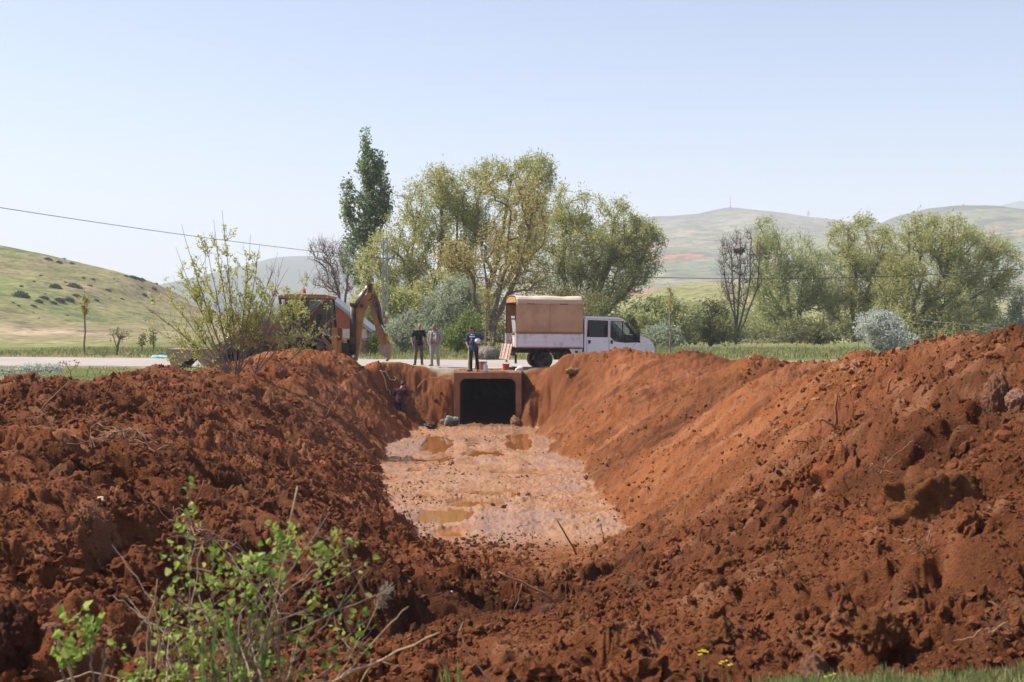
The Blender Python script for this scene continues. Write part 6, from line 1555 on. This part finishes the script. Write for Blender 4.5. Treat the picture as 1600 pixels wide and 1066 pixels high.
def person(label, loc, rz, J, shirt_m, trouser_m, shoe_m, hair='short', hair_m=None, skin_m=None, belly=.0, sleeve='short', fat=1.0, beard=False, extra=None, look=None, shirt_long=.0, s=1.0, thick=1.0):
    """J: joints in local metres; front is -Y. keys: pel, chest, neck, head, shL elL wrL shR elR wrR hipL knL anL hipR knR anR, toeL toeR"""
    skin_m = skin_m or M_SKIN; hair_m = hair_m or M_HAIR
    root = empty('person', loc, rz, label, 'person'); root.scale = (s, s, s)
    V = {k: Vector(v) for k, v in J.items()}
    face = (V['face'] if 'face' in V else Vector((0,-1,0))).normalized()
    up = (V['head'] - V['neck']).normalized(); face = (face - up*face.dot(up)).normalized(); sd = face.cross(up)
    B = Matrix((sd, face, up)).transposed()
    h = V['head']
    H = lambda x, y, z: h + B @ Vector((x, y, z))
    mb = MB()
    mb.ball(h + up*.02, (.076,.095,.108), 18, 14, B); mb.ball(H(0,.022,-.058), (.056,.066,.062), 14, 10, B); mb.ball(H(0,.055,-.088), (.026,.024,.022), 10, 8, B)
    capsule(mb, H(0,.088,.012), H(0,.110,-.022), .009, .014, 8); mb.ball(H(0,.083,-.052), (.026,.014,.012), 10, 6, B); mb.ball(H(0,.082,.036), (.052,.016,.012), 12, 6, B)
    for x in (-1,1): mb.ball(H(x*.078,-.005,-.005), (.012,.024,.034), 10, 8, B); mb.ball(H(x*.042,.066,-.022), (.024,.02,.022), 10, 8, B)
    chain(mb, [V['neck'] - up*.04, h - up*.06], [.062, .056])
    for S in 'LR':
        a, b, c = V['sh'+S], V['el'+S], V['wr'+S]
        chain(mb, [a, (a+b)/2, b], [.054, .05, .041]); m1 = b.lerp(c, .3); chain(mb, [b, m1, c], [.041, .043, .029])
        out = Vector((-1 if S == 'L' else 1, 0, 0)); d = V['hd'+S]-c if 'hd'+S in V else c-b
        pn = V['pn'+S] if 'pn'+S in V else -out
        hand(mb, c, d, pn, V['th'+S] if 'th'+S in V else Vector((0,-1,0)), .55)
    chain(mb, [V['pel'], V['chest'], V['neck']-up*.05], [.10, .11, .06])
    body = link('body', remeshed(mb, .0065, 3), skin_m, root)
    # eyes, lips
    for x in (-1,1): MB().ball(H(x*.031,.083,.016), (.012,.009,.007), 10, 6, B).build('eye', M_EYE, root, True)
    MB().ball(H(0,.097,-.053), (.021,.005,.006), 10, 6, B).build('mouth', M_LIP, root, True)
    # hair / beard
    hb = MB()
    if hair == 'bald':
        hb.ball(H(0,-.02,-.005), (.079,.083,.052), 16, 10, B)
    else:
        hb.ball(H(0,-.012,.048), (.081,.094,.086), 16, 12, B); hb.ball(H(0,-.035,.0), (.08,.07,.08), 14, 10, B)
    link('hair', remeshed(hb, .008, 2), hair_m, root)
    if beard:
        bb = MB(); bb.ball(H(0,.05,-.085), (.055,.05,.045), 12, 8, B); bb.ball(H(0,.092,-.038), (.028,.012,.008), 10, 6, B); bb.ball(H(.05,.02,-.05),(.018,.04,.045),10,8,B); bb.ball(H(-.05,.02,-.05),(.018,.04,.045),10,8,B); link('beard', remeshed(bb, .008, 2), M_GHAIR, root)
    # shirt
    sb = MB(); pel, ch, nk = V['pel'], V['chest'], V['neck']
    ax = (ch-pel).normalized(); R_ = (V['shR']-V['shL']).normalized(); fr = R_.cross(ax).normalized()
    if fr.dot(face) < 0 and abs(fr.dot(face)) > .05: fr = -fr
    T = Matrix((R_, fr, ax)).transposed()
    sb.ball(pel + ax*.06, (.165*fat,.115*fat+belly*.5,.15), 18, 12, T); sb.ball(pel.lerp(ch,.5)+fr*belly*.55, (.158*fat+belly*.3,.112+belly,.17), 18, 12, T); sb.ball(ch, (.178*fat,.12,.18), 18, 12, T)
    sb.ball(ch+fr*.04+ax*.03, (.15,.09,.11), 14, 10, T); sb.ball(ch-fr*.04+ax*.08, (.16,.08,.11), 14, 10, T)
    sb.tube([pel + ax*.10, pel - ax*(.06+shirt_long)], [.15*fat, .155*fat], 18)
    for S in 'LR':
        a, b, c = V['sh'+S], V['el'+S], V['wr'+S]
        capsule(sb, nk - ax*.05, a, .06, .07); capsule(sb, ch.lerp(a,.5), a, .11, .072)
        e = a.lerp(b, .72); chain(sb, [a, e], [.072, .064])
        if sleeve == 'long': chain(sb, [e, b, b.lerp(c,.5)], [.064,.056,.048])
        if sleeve == 'full': chain(sb, [e, b, b.lerp(c,.93)], [.064,.058,.045])
    link('shirt', remeshed(sb, .011, 5), shirt_m, root)
    # trousers
    tb = MB(); tb.ball(pel - ax*.0, (.158*fat,.118*fat,.11), 16, 10, T)
    for S in 'LR':
        hp, k, an = V['hip'+S], V['kn'+S], V['an'+S]
        mid = hp.lerp(k,.5); chain(tb, [hp, mid, k], [.098*thick*fat,.085*thick,.066*thick]); cf = k.lerp(an,.3); chain(tb, [k, cf, an + (k-an).normalized()*.0], [.064*thick,.066*thick,.055*thick])
    link('trousers', remeshed(tb, .011, 4), trouser_m, root)
    for S in 'LR':
        an = V['an'+S]; toe = V.get('toe'+S, Vector((-.03 if S == 'L' else .03, -1, 0))).normalized()
        fb = MB(); base = Vector((an.x, an.y, an.z-.05)); capsule(fb, an, base, .048, .046)
        capsule(fb, base - toe*.05, base + toe*.16, .044, .04); fb.ball(base + toe*.13 - Vector((0,0,.012)), (.046,.052,.034), 12, 8)
        me = remeshed(fb, .009, 3); co = np.empty(len(me.vertices)*3, np.float32); me.vertices.foreach_get('co', co); co = co.reshape(-1,3); co[:,2] = np.maximum(co[:,2], base.z-.032); me.vertices.foreach_set('co', co.ravel()); me.update()
        link('shoe', me, shoe_m, root)
    if extra: extra(root, V, H, T)
    return root
def cloth(name, c, v=.12, rough=.9): return pm(name, c, rough, v, 5, bump=.3, bscale=14)
M_SHOE = pm('dusty_shoe', (.06,.05,.045), .8, .3, 10, dirt=(.3,.17,.1), dirt_amt=.45)
M_SHOEB = pm('brown_shoe', (.20,.13,.09), .8, .3, 10)
# 1: man in black tee
p = at(654.5, 571, 54.3); p.z = .02
person('standing man in black t-shirt and brown trousers, arms held away', p, R(4), dict(
    pel=(0,0,.97), chest=(-.005,.01,1.28), neck=(.01,.0,1.50), head=(.035,-.03,1.655), face=(.08,-1,-.05),
    shL=(-.195,.0,1.43), elL=(-.30,.03,1.17), wrL=(-.27,-.06,.93), shR=(.195,.0,1.43), elR=(.29,.05,1.17), wrR=(.24,-.04,.94),
    hipL=(-.09,0,.93), knL=(-.125,-.03,.51), anL=(-.16,.02,.10), hipR=(.09,0,.93), knR=(.12,-.03,.51), anR=(.13,.01,.10), toeL=(-.35,-1,0), toeR=(.3,-1,0)),
    cloth('black_cotton', (.012,.012,.013)), cloth('brown_trousers', (.105,.068,.05)), M_SHOE, 'bald', thick=.98, shirt_long=.05)
# 2: man in grey vest
def vest(root, V, H, T):
    ch, pel = V['chest'], V['pel']; vb = MB()
    for sx in (-1,1):
        vb.ball(pel.lerp(ch,.45)+Vector((sx*.115,-.05,0)), (.092,.175,.26), 14, 10); vb.ball(ch+Vector((sx*.115,-.02,.03)), (.085,.155,.17), 14, 10)
        capsule(vb, ch+Vector((sx*.10,-.03,.13)), ch+Vector((sx*.09,-.13,-.02)), .05, .04)
    vb.ball(pel.lerp(ch,.6)+Vector((0,.06,0)), (.17,.11,.30), 14, 10)
    link('vest', remeshed(vb, .011, 4), cloth('khaki_grey_vest', (.26,.225,.17)), root)
    b = MB(); n = 30
    b.tube([pel+Vector((math.cos(a)*.185, math.sin(a)*.165-.035, .05-.02*math.sin(-a))) for a in np.linspace(0,2*PI,n+1)], .02, 8, False); b.build('belt', pm('brown_belt', (.10,.045,.03), .5, .2), root, True)
    MB().bar(ch+Vector((.06,-.17,.16)), ch+Vector((.13,-.155,-.02)), .05, .02).build('shoulder_strap', pm('pale_strap', (.5,.52,.36), .8, .1), root)
p = at(679, 574, 53.0); p.z = .02
person('stout bearded man in grey shirt, open vest and pale grey trousers', p, R(-10), dict(
    pel=(0,0,.96), chest=(.0,.02,1.26), neck=(.0,.01,1.48), head=(-.01,-.02,1.635), face=(-.25,-1,.0),
    shL=(-.20,.01,1.40), elL=(-.27,.05,1.13), wrL=(-.24,.02,.93), shR=(.20,.01,1.40), elR=(.28,.06,1.14), wrR=(.20,-.02,.93), 
    hipL=(-.095,0,.92), knL=(-.12,-.03,.50), anL=(-.12,.02,.10), hipR=(.10,0,.92), knR=(.14,-.03,.50), anR=(.16,.0,.10), toeL=(-.4,-1,0), toeR=(.3,-1,0)),
    cloth('pale_grey_shirt', (.33,.30,.30)), cloth('pale_grey_trousers', (.36,.31,.285)), M_SHOEB, 'short', M_GHAIR, belly=.05, sleeve='full', fat=1.08, beard=True, extra=vest, thick=1.12)
# 3: man in navy tee on the culvert roof, hand on hip, looking down, holding a white helmet
def navy(root, V, H, T):
    ch = V['chest']; fr = Vector((-.28,-1,0)).normalized()
    st = MB(); n = 10
    for i in range(n):
        a0 = -0.75+1.15*i/n; a1 = -0.75+1.15*(i+1)/n
        f = lambda a, z: ch + Vector((math.sin(a)*.186, -math.cos(a)*.140, z))
        st._add([f(a0,.045), f(a1,.045), f(a1,.10), f(a0,.10)], [(0,1,2,3)])
    o = st.build('chest_stripe', pm('white_print', (.72,.76,.82), .8, .04), root); md = o.modifiers.new('t','SOLIDIFY'); md.thickness = .012
    e = MB().ball(ch+Vector((-.055,-.137,-.035)), (.034,.012,.045), 14, 10).build('chest_emblem', pm('red_print', (.6,.12,.12), .8, .05), root, True)
    MB().ball(ch+Vector((-.055,-.149,-.035)), (.016,.004,.022), 10, 8).build('emblem_centre', pm('white_print_dot', (.75,.75,.75), .8, .03), e, True)
    c = MB(); c.tube([V['neck']+Vector((math.cos(a)*.075, math.sin(a)*.07-.01, -.045+.02*math.sin(a))) for a in np.linspace(0,2*PI,21)], .016, 6, False); c.build('collar', pm('white_collar', (.7,.72,.75), .8, .05), root, True)
p = at(740, 580, 48.9); p.z = -.03
J3 = dict(pel=(0,0,.96), chest=(-.015,.01,1.27), neck=(-.03,-.02,1.48), head=(-.085,-.10,1.605), face=(-.35,-.8,-.55),
    shL=(-.205,-.01,1.40), elL=(-.27,.04,1.13), wrL=(-.21,-.09,.93), shR=(.185,.01,1.42), elR=(.40,.07,1.22), wrR=(.20,-.15,1.12), hdR=(.10,-.20,1.10), pnR=(-.5,.3,.4), thR=(0,0,1),
    hipL=(-.09,0,.92), knL=(-.10,-.03,.50), anL=(-.10,.01,.10), hipR=(.09,0,.92), knR=(.13,-.03,.50), anR=(.17,.02,.10), toeL=(-.8,-.8,0), toeR=(.25,-1,0))
person('man in navy t-shirt with hand on hip looking down from the culvert roof', p, R(0), J3, cloth('navy_cotton', (.035,.055,.125)), cloth('black_trousers', (.018,.018,.02)), M_SHOE, 'short', belly=.035, extra=navy, thick=.95, shirt_long=.09, s=1.0)
hp = p + Vector((.165,-.205,1.20))
hm = MB().lathe([(.001,.06),(.05,.055),(.085,.03),(.10,-.005),(.102,-.03),(.128,-.045),(.13,-.052),(.098,-.045),(.09,-.02)], (0,0,0), 24).build('white_hat', pm('white_hat_fabric', (.78,.77,.74), .7, .05), None, True, loc=hp); hm.rotation_euler = (R(70),R(20),0); hm.scale = (.85,.85,.85)
tag(hm, 'white hat tucked under the arm of the man in navy', 'hat')
# 4: worker in maroon standing in the recess, seen from behind, leaning right
p = at(624, 600, 48.7); p.z = height(p.x, p.y) ; hz = ZC-(597-500)/FPX*48.7
p.z = min(p.z, hz-1.60)
person('worker in maroon shirt and blue jeans half hidden in the cut bank', p, R(168), dict(
    pel=(0,0,.95), chest=(-.03,-.06,1.24), neck=(-.06,-.10,1.44), head=(-.10,-.17,1.575), face=(-.3,-1,-.5),
    shL=(-.22,-.08,1.35), elL=(-.30,-.10,1.07), wrL=(-.22,-.25,.92), shR=(.17,-.06,1.37), elR=(.27,-.08,1.10), wrR=(.20,-.25,.95),
    hipL=(-.09,0,.92), knL=(-.11,-.08,.50), anL=(-.12,.02,.10), hipR=(.09,0,.92), knR=(.11,-.08,.50), anR=(.12,.02,.10)),
    cloth('maroon_cotton', (.055,.010,.014)), cloth('blue_jeans', (.04,.055,.10)), M_SHOE, 'short', shirt_long=.04)
# 5: worker crouched beside the culvert mouth, back up, arms down
p = at(706, 668, 47.98); p.z = FLOOR - .02
person('worker in grey green shirt crouched on hands at the culvert mouth', p, R(0), dict(
    pel=(.16,.02,.36), chest=(-.06,-.02,.43), neck=(-.23,-.05,.40), head=(-.33,-.09,.34), face=(-.45,-.35,-.8),
    shL=(-.19,-.19,.38), elL=(-.26,-.24,.18), wrL=(-.30,-.27,.03), shR=(-.17,.12,.38), elR=(-.26,.16,.18), wrR=(-.34,.12,.03), hdL=(-.38,-.30,.01), hdR=(-.42,.10,.01), pnL=(0,0,-1), pnR=(0,0,-1),
    hipL=(.16,-.08,.32), knL=(.06,-.16,.08), anL=(.36,-.12,.06), hipR=(.16,.12,.32), knR=(.06,.20,.08), anR=(.36,.16,.06), toeL=(1,0,-.1), toeR=(1,0,-.1)),
    cloth('grey_green_shirt', (.20,.235,.19)), cloth('dark_work_trousers', (.03,.04,.042)), M_SHOE, 'short', M_GHAIR, sleeve='short', s=.95)
# ================================================================== SKY, SUN, HAZE, CAMERA
SUN_EL, SUN_AZ = R(51), R(-79)      # azimuth measured from +Y towards +X
w = bpy.data.worlds.new('World'); scene.world = w; w.use_nodes = True
nt = w.node_tree; bg = nt.nodes['Background']
sky = nt.nodes.new('ShaderNodeTexSky'); sky.sky_type = 'NISHITA'; sky.sun_disc = False
sky.sun_elevation = SUN_EL; sky.sun_rotation = SUN_AZ; sky.air_density = 1.0; sky.dust_density = 3.5; sky.ozone_density = 1.0; sky.altitude = 900
tn = nt.nodes.new('ShaderNodeMix'); tn.data_type = 'RGBA'; tn.blend_type = 'MULTIPLY'; tn.inputs['Factor'].default_value = 1; tn.inputs['B'].default_value = (1.03,.97,1.0,1)
nt.links.new(sky.outputs[0], tn.inputs['A']); nt.links.new(tn.outputs['Result'], bg.inputs[0]); bg.inputs[1].default_value = .128
sd = bpy.data.lights.new('sun', 'SUN'); sd.energy = 4.7; sd.angle = R(.5); sd.color = (1, .95, .87)
so = bpy.data.objects.new('sun', sd); COL.objects.link(so)
dirv = Vector((math.sin(SUN_AZ)*math.cos(SUN_EL), math.cos(SUN_AZ)*math.cos(SUN_EL), math.sin(SUN_EL)))
so.rotation_euler = dirv.to_track_quat('Z', 'Y').to_euler(); so.location = dirv*50 + Vector((0,30,0))
# haze
hb = MB().box((-9000,-30,-12), (9000,9200,345))
m = bpy.data.materials.new('haze'); m.use_nodes = True; nt = m.node_tree; nt.nodes.clear()
o = node(nt, 'ShaderNodeOutputMaterial'); v = node(nt, 'ShaderNodeVolumePrincipled')
v.inputs['Color'].default_value = (.87,.915,1,1); v.inputs['Density'].default_value = .00032; v.inputs['Anisotropy'].default_value = .0
nt.links.new(v.outputs[0], o.inputs['Volume'])
ho = hb.build('haze', m); tag(ho, 'thin pale haze over the valley', None, None, 'stuff')
# camera
cd = bpy.data.cameras.new('camera'); cam = bpy.data.objects.new('camera', cd); COL.objects.link(cam); scene.camera = cam
cd.sensor_width = 36; cd.lens = 36*FPX/1600; cam.location = (0, 0, ZC); cam.rotation_euler = (R(90), 0, 0)
cd.shift_y = -(533-500)/1600; cd.clip_end = 30000; cd.clip_start = .1
cd.dof.use_dof = True; cd.dof.focus_distance = 26; cd.dof.aperture_fstop = 4.5
vs = scene.view_settings; vs.view_transform = 'Standard'; vs.look = 'None'; vs.exposure = .6; vs.gamma = 1
scene.cycles.max_bounces = 8; scene.cycles.volume_bounces = 1; scene.cycles.transparent_max_bounces = 12
scene.cycles.use_denoising = True
